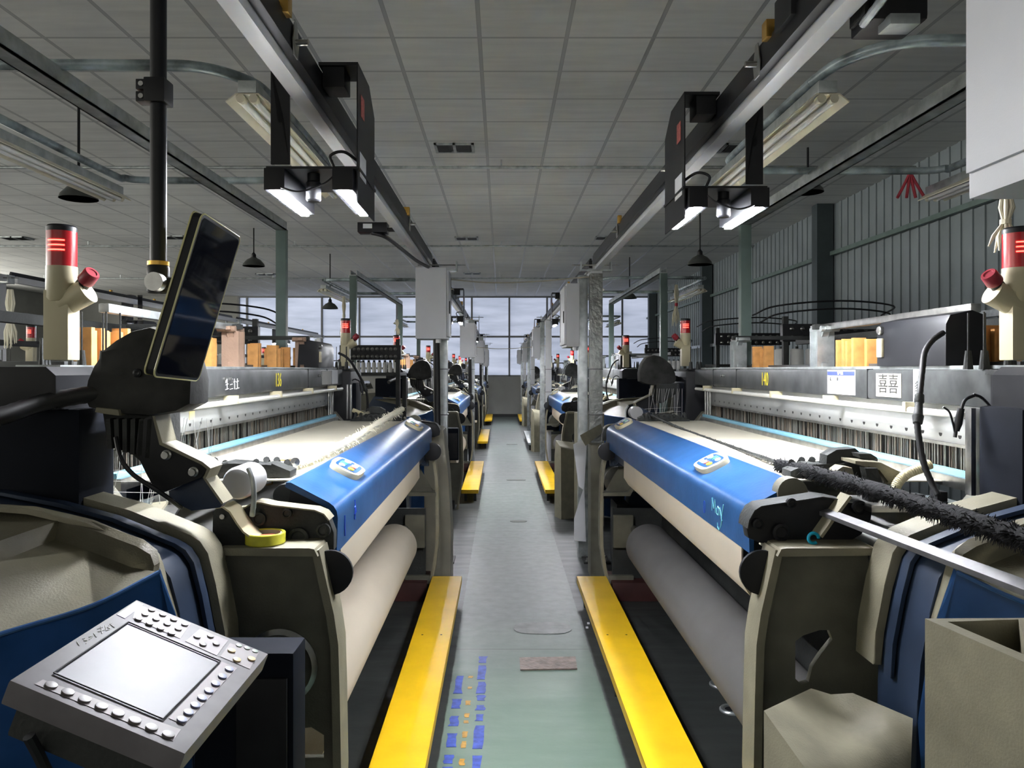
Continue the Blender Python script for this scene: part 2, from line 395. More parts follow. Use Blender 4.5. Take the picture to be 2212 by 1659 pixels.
# ------------------------------------------------------------------ floor things
def bench(s, k, y0, y1, label, m=YELLOW):
    u0, u1 = .40, .605
    xa, xb = sorted((C0 + s * u0, C0 + s * u1)); r = empty('step_bench', ((xa + xb) / 2, (y0 + y1) / 2, 0))
    L = (y1 - y0) / 2; w = (xb - xa) / 2
    t = MB(); t.box(-w, w, -L, L, .152, .16, .002); t.box(-w, -w + .006, -L, L, .115, .158); t.box(w - .006, w, -L, L, .115, .158); t.box(-w, w, -L, -L + .006, .115, .158); t.box(-w, w, L - .006, L, .115, .158)
    t.build('tread', m, r)
    for q in (-1, 0, 1):
        f = MB(); yy = q * (L - .18)
        f.box(-w + .03, w - .03, yy - .02, yy + .02, .125, .15); f.box(-w + .03, -w + .06, yy - .02, yy + .02, 0, .13); f.box(w - .06, w - .03, yy - .02, yy + .02, 0, .13)
        f.build('leg_frame', IRON, r)
    h = MB()
    for q in (-.5, .5): h.cyl((q * w, .25 * L, .1605), (q * w, .25 * L, .1612), .006, n=12)
    h.build('screw_hole', BLACK, r)
    tag(r, label, 'step bench', 'yellow step benches along the aisle')
BL = [(-1, 0, 2.2, 5.36), (-1, 1, 9.2, 12.1), (-1, 2, 15.4, 18.55), (-1, 3, 22.0, 24.8)]
nm = ['nearest', 'second', 'third', 'farthest']
for s, side in ((-1, 'left'), (1, 'right')):
    for k, (y0, y1) in enumerate(((2.2, 5.36), (9.2, 12.1), (15.4, 18.55), (22.0, 24.8))):
        if s == 1 and k == 2:
            bench(s, k, y0 - .3, y1 - .5, 'bare grey metal step bench on the right of the aisle beyond the yellow one', GALV)
        else:
            bench(s, k, y0, y1, 'yellow painted metal step bench on the %s side of the aisle, %s from the camera' % (side, nm[k]))
def flat(name, pts, z, m, t=.004): return MB().plate([(x, y, z) for x, y in pts], (0, 0, t)).build(name, m, smooth=False)
def FPx(px, py): Y = H * F / (py - VY); return ((px - VX) * Y / F, Y)
o = flat('floor_plate', [FPx(*p) for p in ((1122, 1423), (1243, 1421), (1247, 1447), (1124, 1449))], .002, mat('rusty steel plate', (.17, .13, .11), .45, .5, var=.4, vscale=25, bump=.4), .006)
tag(o, 'rusty rectangular steel plate set in the aisle floor', 'floor plate')
def oval(cx, cy, rx, ry, n=20): return [(cx + rx * math.copysign(abs(math.cos(a)) ** .5, math.cos(a)), cy + ry * math.sin(a)) for a in [2 * PI * i / n for i in range(n)]]
x, y = FPx(1172, 1357)
tag(flat('floor_patch', oval(x, y, .18, .11), .001, mat('worn oval patch', (.10, .105, .10), .45, var=.5, vscale=12), .002), 'worn dark oval patch on the aisle floor behind the rusty plate', 'floor patch')
for px, py, rx, lb in ((1115, 1037, .14, 'thin oval floor cover in the aisle beside the second benches'), (1120, 1126, .09, 'small narrow floor slot in the aisle between the posts'), (1106, 960, .12, 'dark floor slot far down the aisle')):
    x, y = FPx(px, py); tag(flat('floor_cover', oval(x, y, rx, .05), .001, mat('dark floor cover', (.05, .05, .045), .5, var=.3), .003), lb, 'floor cover')
# worn tape
for name, m, xs_, lb in (('blue_tape_remnant', mat('worn blue tape', (.03, .06, .30), .5, var=.5, vscale=30), (-.215, -.10), 'worn strips of blue tape stuck along the left of the aisle floor'),
                         ('orange_tape_remnant', mat('worn orange tape', (.36, .19, .03), .5, var=.5, vscale=30), (-.16,), 'peeling orange tape remnants between the blue strips on the aisle floor')):
    t = MB()
    for xc in xs_:
        y = 2.75 + random.random() * .1; ymax = 4.3 if name[0] == 'b' else 4.1
        if xc == -.215: ymax = 3.85
        while y < ymax:
            ln = random.uniform(.05, .22) if name[0] == 'b' else random.uniform(.02, .06); w = .026 if name[0] == 'b' else .014; n = 4
            a = [(xc - w * random.uniform(.55, 1), y + ln * i / n, .0008) for i in range(n + 1)]; b = [(xc + w * random.uniform(.55, 1), y + ln * i / n, .0008) for i in range(n, -1, -1)]
            t.plate(a + b, (0, 0, .0008)); y += ln + random.uniform(.015, .09 if name[0] == 'b' else .16)
    tag(t.build(name, m, smooth=False), lb, 'floor tape', kind='stuff')
for i, (px, py) in enumerate(((1271, 1348), (1268, 1357))):
    x, y = FPx(px, py); tag(MB().box(x - .008, x + .008, y - .006, y + .006, 0, .01, .002).build('paper_scrap', PAPER), ['small white scrap on the floor beside the right yellow bench, farther of two', 'small white scrap on the floor beside the right yellow bench, nearer of two'][i], 'scrap', 'scraps by the bench')
for s, pts, lb in ((1, ((1556, 1480), (1580, 1535)), ''),):
    for i, (px, py) in enumerate(pts):
        x, y = FPx(px, py); o = empty('floor_socket', (x, y, 0))
        MB().lathe([(.055, 0), (.055, .006), (.05, .012), (.036, .012), (.034, .004), (.001, .004)], (0, 0, 0), 24).build('rim', GALV, o)
        MB().lathe([(.03, .004), (.03, .006), (.001, .006)], (0, 0, 0), 20).build('opening', BLACK, o)
        tag(o, ['round metal floor socket with the black hose under the right cloth roll', 'open round metal floor socket beneath the grey cloth roll'][i], 'floor socket', 'floor sockets under right loom')
x, y = FPx(1556, 1480)
tag(MB().tube(curve_pts([(x, y, .01), (x - .01, y + .02, .06), (x - .03, y + .12, .12), (x - .06, y + .3, .17), (x + .1, y + .55, .3)], 20), .017, 12, corr=.15).build('corrugated_hose', RUBBER), 'black corrugated hose rising from the floor socket under the right cloth roll', 'hose')

# ------------------------------------------------------------------ the loom
YC = 3.9
def xz(pts, Y): return [(P(a, b, Y).x, P(a, b, Y).z) for a, b in pts]
def strip(pts, w):                    # outline of a band of width w along the inner side of a 2-D path
    n = len(pts); out = []
    for i, (x, z) in enumerate(pts):
        a = Vector(pts[max(i - 1, 0)]); b = Vector(pts[min(i + 1, n - 1)]); t = (b - a).normalized(); nn = Vector((-t.y, t.x))
        out.append((x + nn.x * w, z + nn.y * w))
    return list(pts) + out[::-1]
def keyhole(outer, inner):
    return outer + [outer[0]] + inner + [inner[0]]
def zz(x0, y0, k, pts): return [(x0 + k * a, y0 + k * b) for a, b in pts]
def grade(i0, root):
    return lambda v: v - root

def keypad(tf, s, y, root):
    X = C0 + s * .69; e1 = Vector((0, 1, 0)); e2 = Vector((s * .145, 0, .074)).normalized(); n = Vector((-s * .074, 0, .145)).normalized()
    c = Vector((X, y, 1.2345))
    def q(a, b, h): return c + e1 * a + e2 * b + n * h
    def sq(ra, rb, k=.28, m=28):
        return [(ra * math.copysign(abs(math.cos(t)) ** (2 * k), math.cos(t)), rb * math.copysign(abs(math.sin(t)) ** (2 * k), math.sin(t))) for t in [2 * PI * i / m for i in range(m)]]
    mb = MB(tf); mb.plate([q(a, b, -.012) for a, b in sq(.1, .058)], n * .026, .004); pad = mb.build('keypad', CREAM, root)
    MB(tf).plate([q(a, b, .014) for a, b in sq(.078, .043, .2)], n * .0015).build('key_field', BLUE if s < 0 or True else BLUE, pad)
    for a, b, m, ra, rb in ((-.052, .018, WKEY, .018, .011), (-.02, .02, GKEY, .007, .013), (.006, .02, GKEY, .007, .013), (.045, .015, WKEY, .017, .013),
                            (-.05, -.018, YKEY, .019, .012), (-.012, -.018, RKEY, .009, .012), (.02, -.018, WKEY, .012, .012), (.05, -.02, WKEY, .012, .01)):
        MB(tf).plate([q(a + ra * math.cos(t), b + rb * math.sin(t), .0155) for t in [2 * PI * i / 14 for i in range(14)]], n * .003).build('key', m, pad)

FRAME = [(.62, 1.11), (.602, 1.03), (.58, .934), (.568, .851), (.564, .713), (.56, .486), (.565, .36), (.585, .22), (.61, .1), (.615, 0)]
def build_loom(s):
    root_v = Vector((C0 + s * 1.2, 3.85, 0)); root = empty('weaving_loom', root_v)
    X = lambda u: C0 + s * u
    T = lambda v: v - root_v
    mir = lambda v: Vector((2 * C0 - v.x, v.y, v.z)) if s > 0 else v
    M = lambda v: mir(v) - root_v                                      # authored on the left near end, mirrored for the right row
    MF = lambda v: Vector((mir(v).x, 2 * YC - v.y, v.z)) - root_v      # the same at the far end
    rot = lambda v: Vector((2 * C0 - v.x, 2 * YC - v.y, v.z))
    A = (lambda v: v - root_v) if s < 0 else (lambda v: rot(v) - root_v)    # end A authored from the left loom's near end
    B = (lambda v: v - root_v) if s > 0 else (lambda v: rot(v) - root_v)    # end B authored from the right loom's near end
    def mb(): return MB(T)
    def PR(u, z): return (X(u), z)
    y0, y1 = 2.3, 5.42
    # front cover
    prof = [(.617, 1.05), (.614, 1.155), (.617, 1.176), (.626, 1.191), (.64, 1.202), (.755, 1.262), (.768, 1.262), (.772, 1.25), (.765, 1.245), (.65, 1.188), (.637, 1.178), (.63, 1.165), (.63, 1.05)]
    cov = mb().prism([PR(*p) for p in prof], y0, y1).build('front_cover', BLUE, root)
    cap = [(.632, 1.052), (.632, 1.165), (.65, 1.184), (.758, 1.24), (.765, 1.2), (.755, 1.12), (.72, 1.06)]
    for ya in (y0 + .012, y1 - .02): mb().prism([PR(*p) for p in cap], ya, ya + .008).build('end_cap', BLACK, cov, smooth=False)
    mb().prism([PR(*p) for p in [(.655, .98), (.655, 1.16), (.75, 1.22), (.80, 1.22), (.80, .98)]], y0 + .06, y1 - .05, .006).build('breast_beam', NAVY, root)
    keypad(T, s, 2.82 if s < 0 else 2.98, root); keypad(T, s, 4.98 if s < 0 else 5.12, root)
    # cloth path
    mb().prism([PR(*p) for p in [(.762, 1.243), (.80, 1.252), (1.268, 1.25), (1.268, 1.246), (.80, 1.248), (.765, 1.236)]], 2.42, 5.25).build('woven_cloth', CLOTHW, root)
    hc = [(.636, 1.07), (.634, .935), (.66, .895), (.75, .86), (.75, .856), (.657, .889), (.629, .933), (.631, 1.07)]
    mb().prism([PR(*p) for p in hc], 2.42, 4.74).build('hanging_cloth', CLOTHC, root)
    roll = mb(); yr0, yr1 = 2.32, 4.78
    roll.lathe([(.03, -.005), (.139, 0), (.141, .004), (.141, yr1 - yr0 - .004), (.139, yr1 - yr0), (.03, yr1 - yr0 + .005)], (X(.79), yr0, .5), 64, (0, 1, 0))
    roll = roll.build('cloth_roll', CLOTHC if s < 0 else CLOTHG, root)
    mb().lathe([(.025, 0), (.025, .52)], (X(.79), yr1, .5), 20, (0, 1, 0)).build('roll_shaft', STEEL, roll)
    # side frames: near one is a closed casting, the far one open
    for far in (0, 1):
        ya = 2.09 if not far else 5.36; yb = ya + (.10 if not far else .09)
        rim = mb(); st_ = strip([PR(*p) for p in FRAME], s * .022)
        rim.prism(st_, ya, yb, .004); sf = rim.build('side_frame', BEIGE, root)
        if not far:
            outer = [PR(*p) for p in [(.64, 1.095), (.62, 1.03), (.598, .934), (.586, .851), (.582, .713), (.578, .486), (.583, .36), (.60, .22), (.62, .05), (1.0, .05), (.96, .8), (.90, 1.0), (.885, 1.095)]]
            hole = [PR(*p) for p in ([(.687, .849), (.708, .865), (.754, .88), (.78, .88), (.79, .854), (.754, .808), (.734, .777), (.724, .736), (.703, .73), (.687, .746)] if s > 0 else [(.615, .59), (.65, .612), (.70, .605), (.712, .57), (.712, .527), (.615, .527)])]
            mb().prism(keyhole(outer, hole), ya + .035, ya + .055).build('frame_panel', BEIGE_D, sf, smooth=False)
            mb().prism([PR(*p) for p in [(.62, 1.095), (.63, 1.115), (.645, 1.118), (.885, 1.118), (.905, 1.10), (.885, 1.098), (.64, 1.095)]], ya - .015, yb + .04, .003).build('frame_top', BEIGE, sf)
        else:
            mb().prism([PR(*p) for p in [(.74, 1.04), (.70, .98), (.70, .9), (.62, .76), (.60, .74), (1.05, .74), (1.05, 1.04)]], ya + .05, ya + .07, .004).build('frame_bracket', BEIGE_D, sf)
            mb().prism([PR(*p) for p in [(.66, .1), (.66, .62), (1.1, .62), (1.1, .1)]], ya + .06, ya + .09).build('frame_back', IRON, sf)
            fb = mb(); fb.prism([PR(*p) for p in [(.58, .745), (.76, .745), (.80, .80), (.80, .775), (.77, .72), (.58, .72)]], ya - .02, yb, .003)
            fb.build('cross_rib', BEIGE_D, sf)
            mb().box(*sorted((X(.60), X(.80))), ya + .01, ya + .05, .1, .16, .01).build('lower_rib', BEIGE_D, sf); mb().box(*sorted((X(.66), X(.80))), ya + .02, ya + .06, .35, .58, .01).build('valve_block', BEIGE_D, sf)
            for dz in (1.0, .955):
                mb().lathe([(.018, 0), (.018, .02), (.012, .02), (.012, .012), (.001, .012)], (X(.665), ya - .03, dz), 18, (0, -1, 0)).build('bolt_boss', NAVY, sf)
            mb().prism([PR(*p) for p in [(.63, 1.045), (.63, .93), (.72, .93), (.74, 1.045)]], ya - .03, ya + .02, .004).build('blue_bracket', NAVY, sf)
        mb().lathe([(.001, 0), (.058, 0), (.062, .006), (.062, .018), (.05, .02), (.001, .02)], (X(.60), ya + .065 if not far else ya - .06, 1.035), 28, (0, -1, 0)).build('cam_disc', BLACK, sf)
    mb().box(*sorted((X(.64), X(1.15))), 5.3, 5.62, 0, .13, .01).build('foot', mat('dark red base', (.06, .02, .018), .6, var=.4), root)
    mb().box(*sorted((X(.66), X(1.1))), 2.1, 2.3, 0, .1, .01).build('foot', IRON, root)
    mb().box(*sorted((X(1.0), X(1.1))), 2.25, 5.4, .15, .9, .01).build('lower_beam', IRON, root)
    # top beam
    xa, xb = sorted((X(1.28), X(1.40)))
    tb = mb().box(xa, xb, 1.95, 5.6, 1.488, 1.60, .012).build('top_beam', BEAMG, root)
    for yy in (2.2, 2.95, 4.6, 5.1): mb().box(xa - .002, xb + .002, yy, yy + .006, 1.487, 1.602).build('cable_tie', CABLE, tb, smooth=False)
    q = mb()
    for yy in (3.2, 3.27, 4.85, 4.9): q.lathe([(.008, 0), (.008, .008), (.001, .01)], (X(1.28), yy, 1.56), 12, (-s, 0, 0))
    q.build('bolt_heads', STEEL, tb)
    mb().box(*sorted((X(1.30), X(1.42))), 2.05, 5.5, 1.60, 1.612, .002).build('top_rail', GALV, tb)
    lp = mb().tube([(X(1.255), 2.28, 1.463), (X(1.255), 5.45, 1.463)], .011, 14).build('air_pipe', mat('pale plastic pipe', (.62, .62, .58), .35), root)
    for yy in (2.6, 3.25, 3.9, 4.55, 5.2): mb().box(*sorted((X(1.24), X(1.30))), yy, yy + .02, 1.458, 1.49, .002).build('pipe_clip', CREAM, lp)
    # heald panel, wires, reed
    mb().box(*sorted((X(1.335), X(1.355))), 2.2, 5.42, 1.355, 1.488, .003).build('heald_panel', PANEL, root)
    mb().box(*sorted((X(1.325), X(1.345))), 2.2, 5.42, 1.352, 1.362).build('panel_edge', STEEL, root)
    w1 = mb(); w2 = mb(); yy = 2.22
    while yy < 5.4:
        wd = random.uniform(.002, .007); g = random.choice((w1, w1, w2)); dx = random.uniform(0, .03)
        g.box(*sorted((X(1.345 + dx), X(1.348 + dx))), yy, yy + wd, 1.25, 1.36); yy += wd + random.uniform(.001, .007)
    o = w1.build('heald_wires', mat('dull heald wire', (.25,.24,.21), .4, .5, var=.1), root, smooth=False); o['kind'] = 'stuff'
    o = w2.build('warp_yarns', mat('brown warp yarn', (.22, .18, .14), .7, var=.3, vscale=30), root, smooth=False); o['kind'] = 'stuff'
    mb().box(*sorted((X(1.40), X(1.405))), 2.2, 5.42, 1.2, 1.42).build('rear_healds', mat('dark heald frames', (.05, .048, .045), .6, var=.4, vscale=40), root)
    mb().box(*sorted((X(1.262), X(1.30))), 2.3, 5.36, 1.235, 1.272, .003).build('reed_cap', STEEL, root)
    mb().box(*sorted((X(1.275), X(1.305))), 2.3, 5.36, 1.272, 1.288, .002).build('reed_strip', mat('pale blue strip', (.22, .50, .66), .4, var=.1), root)
    for i, yy in enumerate((5.28, 5.34, 5.40, 2.24)):
        mb().cyl((X(1.31), yy, 1.24), (X(1.31), yy, 1.49), .009, n=12).build('guide_post', STEEL, root)
    # warp side
    mb().prism([PR(*p) for p in [(1.41, 1.262), (2.05, 1.31), (2.05, 1.305), (1.41, 1.256)]], 2.4, 5.3).build('warp_sheet', CLOTHW, root)
    mb().lathe([(.06, 0), (.06, 2.95)], (X(2.07), 2.38, 1.25), 28, (0, 1, 0)).build('back_rest_roller', STEEL, root)
    wbm = mb().lathe([(.33, .06), (.33, 2.8)], (X(1.85), 2.42, .62), 40, (0, 1, 0)).build('warp_beam', YARN, root)
    for yy in (2.42, 5.24): mb().lathe([(.44, 0), (.44, .03), (.1, .03)], (X(1.85), yy, .62), 40, (0, 1, 0)).build('flange', GALV, wbm)
    for yy in (2.2, 5.42): mb().prism([PR(*p) for p in [(1.05, .0), (1.1, 1.05), (1.3, 1.3), (1.5, 1.34), (2.12, 1.28), (2.2, 1.1), (1.6, .5), (1.9, .0)]], yy, yy + .07, .008).build('rear_frame', BEIGE_D, root)
    # heald frame castings and wooden slats above the beam
    CM = RUSTC if s < 0 else GALV
    for yy in (3.66, 4.95):
        q = mb(); c = X(1.38)
        q.plate([(c, yy - .05, 1.612), (c, yy + .05, 1.612), (c, yy + .05, 1.63), (c, yy + .03, 1.65), (c, yy + .03, 1.73), (c, yy + .06, 1.775), (c, yy + .10, 1.785), (c, yy + .10, 1.80), (c, yy - .10, 1.80), (c, yy - .10, 1.785), (c, yy - .06, 1.775), (c, yy - .03, 1.73), (c, yy - .03, 1.65), (c, yy - .05, 1.63)], (s * .03, 0, 0), .003)
        q.box(*sorted((X(1.36), X(1.44))), yy + .03, yy + .045, 1.612, 1.78); q.box(*sorted((X(1.36), X(1.44))), yy - .045, yy - .03, 1.612, 1.78)
        q.cyl((X(1.365), yy - .07, 1.79), (X(1.45), yy - .07, 1.79), .014)
        br = q.build('heald_bracket', CM, root)
        mb().box(*sorted((X(1.36), X(1.95))), yy - .02, yy + .02, 1.79, 1.815, .004).build('cross_arm', IRON, br)
    mb().box(*sorted((X(1.40), X(1.435))), 2.5, 3.8, 1.785, 1.815, .005).build('top_bar', STEEL if s > 0 else GALV, root)
    mb().box(*sorted((X(1.90), X(1.95))), 2.5, 5.3, 1.77, 1.81, .005).build('rear_bar', IRON, root)
    mb().box(*sorted((X(1.46), X(1.85))), 2.35, 5.3, 1.60, 1.625, .003).build('heald_tray', BEAMG, root)
    for g0, n in ((5.06, 4), (2.2, 4)):
        for i in range(n): mb().cyl((X(1.44 + .02 * (i % 3)), g0 + .05 * i, 1.6), (X(1.44 + .02 * (i % 3)), g0 + .05 * i, 1.69), .009, .004, 8).build('spring_post', IRON, root)
    # drive housings at both ends, shared outline
    for tf in (M, MF):
        MB(tf).box(-1.42, -1.07, 1.95, 2.13, .75, 1.50, .015).build('drive_housing', DHOUS, root)
        MB(tf).prism([(-1.29, 1.50), (-1.29, 1.585), (-1.27, 1.607), (-1.125, 1.607), (-1.10, 1.585), (-1.10, 1.50)], 1.90, 2.12, .006).build('beam_end_block', BLACK, root)
        for k in range(4):
            q = MB(tf); q.cyl((-1.20 + .035 * k - (.02 if k > 2 else 0), 2.2 + .05 * (k % 2), 1.6), (-1.20 + .035 * k - (.02 if k > 2 else 0), 2.2 + .05 * (k % 2), 1.655), .014, .008, 10); q.cyl((-1.20 + .035 * k - (.02 if k > 2 else 0), 2.2 + .05 * (k % 2), 1.65), (-1.20 + .035 * k - (.02 if k > 2 else 0), 2.2 + .05 * (k % 2), 1.765), .0025, n=6)
            q.build('rod_guide', IRON, root)
        casing(tf, root)
    # signal towers
    for (yy, uu) in (((2.10, 1.325), (5.93, 1.325)) if s < 0 else ((2.13, 1.305), (5.94, 1.295))):
        tower(T, X(uu), yy, 1.625, -s, root)
        mb().box(X(uu) - .06, X(uu) + .06, yy - .05, yy + .05, 1.585, 1.60, .002).build('tower_base', IRON, root)
    if True:
        mb().box(*sorted((X(1.22), X(1.42))), 5.6, 6.02, 1.1, 1.585, .01).build('far_housing', BLACK, root)
    endA(A, root); endB(B, root, s > 0)
    # cloth temples at both cloth ends
    for yy, sg in ((2.5, 1), (5.2, -1)):
        q = mb()
        q.prism([PR(*p) for p in [(.80, 1.252), (.80, 1.275), (.86, 1.30), (.93, 1.292), (1.0, 1.305), (1.08, 1.285), (1.14, 1.262), (1.14, 1.252)]], yy - .04, yy + .04, .006)
        for i in range(9): q.cyl((X(.83 + .034 * i), yy + sg * .03, 1.295 + .01 * math.sin(i)), (X(.83 + .034 * i), yy + sg * .075, 1.275), .011, .008, 8)
        q.build('temple', IRON, root)
    return root

def tower(tf, x, y, z, d, root):
    b = MB(tf)
    b.box(x - .034, x + .034, y - .03, y + .03, z, z + .19, .006)
    b.lathe([(.034, .16), (.039, .17), (.039, .255)], (x, y, z), 28)
    c = Vector((x + d * .02, y, z + .16)); e = Vector((x + d * .072, y, z + .19))
    b.cyl(c - (e - c) * .3, e, .032, .036, 24)
    body = b.build('signal_tower', CREAM, root)
    l = MB(tf).lathe([(.038, 0), (.038, .105), (.001, .105)], (x, y, z + .245), 32).build('red_lamp', REDP, body)
    q = MB(tf)
    for k in range(3): 
        for a in range(-3, 4):
            t = -PI / 2 + a * .17 + d * .1; q.obox((x + .0382 * math.cos(t), y + .0382 * math.sin(t), z + .297 + .013 * k), (-math.sin(t) * .0034, math.cos(t) * .0034, 0), (math.cos(t) * .0006, math.sin(t) * .0006, 0), (0, 0, .0018))
    q.build('lamp_bars', REDLED, body, smooth=False)
    MB(tf).lathe([(.0385, 0), (.0385, .012), (.034, .017), (.001, .017)], (x, y, z + .35), 32).build('lamp_cap', BLACK, body)
    dv = Vector((d * .62, 0, .62)).normalized(); dv = Vector((d * .66, -.25, .60)).normalized()
    p0 = Vector((x + d * .052, y - .004, z + .198))
    MB(tf).cyl(p0 - dv * .02, p0 + dv * .028, .018, n=20).build('button_stem', BLACK, body)
    MB(tf).lathe([(.021, 0), (.0225, .004), (.021, .034), (.019, .037), (.013, .037), (.012, .035), (.001, .035)], p0 + dv * .024, 24, dv).build('stop_button', REDB, body)

def casing(tf, root):
    R1 = xz([(505, 1420), (500, 1350), (482, 1255), (465, 1185), (448, 1160), (425, 1146), (300, 1095), (190, 1065), (60, 1040), (-60, 1030)], 2.02)
    MB(tf).prism(strip(R1, .022), 1.97, 2.07, .004).build('casing_rim', BEIGE, root)
    ins = [(x - .022, z - .018) for x, z in R1]
    body = MB(tf).prism(ins + [(-1.5, 1.15), (-1.5, .02), (-.70, .02)], 1.80, 1.99, .006).build('side_casing', NAVY, root)
    MB(tf).prism(strip([(x - .008, z - .006) for x, z in R1[:-1]], .01), 1.90, 1.935, .002).build('blue_ridge', NAVY, body)
    R2 = xz([(395, 1370), (385, 1330), (363, 1255), (352, 1215), (345, 1196), (328, 1178), (300, 1163), (200, 1122), (80, 1094), (-120, 1080)], 1.80)
    MB(tf).prism(strip(R2, .012), 1.765, 1.80, .003).build('casing_rim', BEIGE, root)
    # tray casing nearest the operator
    g = lambda a, b, y: P(a, b, y)
    deck = [g(80, 1097, 1.80), g(200, 1127, 1.785), g(310, 1165, 1.765), g(340, 1188, 1.755), g(345, 1215, 1.74)]
    inn = [g(129, 1124, 1.77), g(195, 1143, 1.76), g(295, 1180, 1.74), g(325, 1198, 1.735), g(333, 1222, 1.72)]
    flo = [g(118, 1166, 1.76), g(188, 1188, 1.75), g(285, 1226, 1.73), g(315, 1238, 1.722), g(330, 1240, 1.715)]
    e1, e2, e3 = g(0, 1168, 1.62), g(-250, 1255, 1.35), g(-250, 1110, 1.75)
    f1, f2 = g(0, 1213, 1.60), g(-250, 1310, 1.33)
    I, Hh, G, Fx = g(343, 1236, 1.70), g(200, 1308, 1.58), g(0, 1370, 1.45), g(-250, 1450, 1.28)
    V = deck + inn + flo + [e1, e2, e3, f1, f2, I, Hh, G, Fx]
    D, N, L = 0, 5, 10; E1, E2, E3, F1, F2, II, HH, GG, FF = range(15, 24)
    fs = [(D + i, D + i + 1, N + i + 1, N + i) for i in range(4)] + [(N + i, N + i + 1, L + i + 1, L + i) for i in range(4)]
    fs += [(D, N, E1, E2, E3), (N, L, F1, E1), (E1, F1, F2, E2), (D + 4, II, L + 4, N + 4), (L, L + 1, HH, GG, F1), (L + 1, L + 2, HH), (L + 2, L + 3, II, HH), (L + 3, L + 4, II), (F1, GG, FF, F2)]
    t = MB(tf).faces(V, fs); bmesh.ops.solidify(t.bm, geom=t.bm.faces[:], thickness=.006); tray = t.build('tray_casing', BEIGE, root, ang=.5)
    low = [g(420, 1560, 1.76), g(395, 1370, 1.73), g(345, 1226, 1.735)]
    Vs = [Fx, G, Hh, I, low[2], low[1], low[0], Vector((I.x + .03, 1.69, .04)), Vector((Hh.x + .03, 1.56, .04)), Vector((G.x + .03, 1.43, .04)), Vector((Fx.x, 1.27, .04))]
    t = MB(tf).faces(Vs, [(3, 4, 5), (3, 5, 6, 7), (2, 3, 7, 8), (1, 2, 8, 9), (0, 1, 9, 10)]); bmesh.ops.solidify(t.bm, geom=t.bm.faces[:], thickness=.006); t.build('blue_skirt', BLUE, tray, ang=.7)
    MB(tf).tube(curve_pts([Fx, G, Hh, I], 6), .005, 8).build('edge_trim', BLUE, tray)
    MB(tf).box(-.80, -.775, 1.84, 1.97, 1.04, 1.10, .003).build('latch_plate', GALV, body)

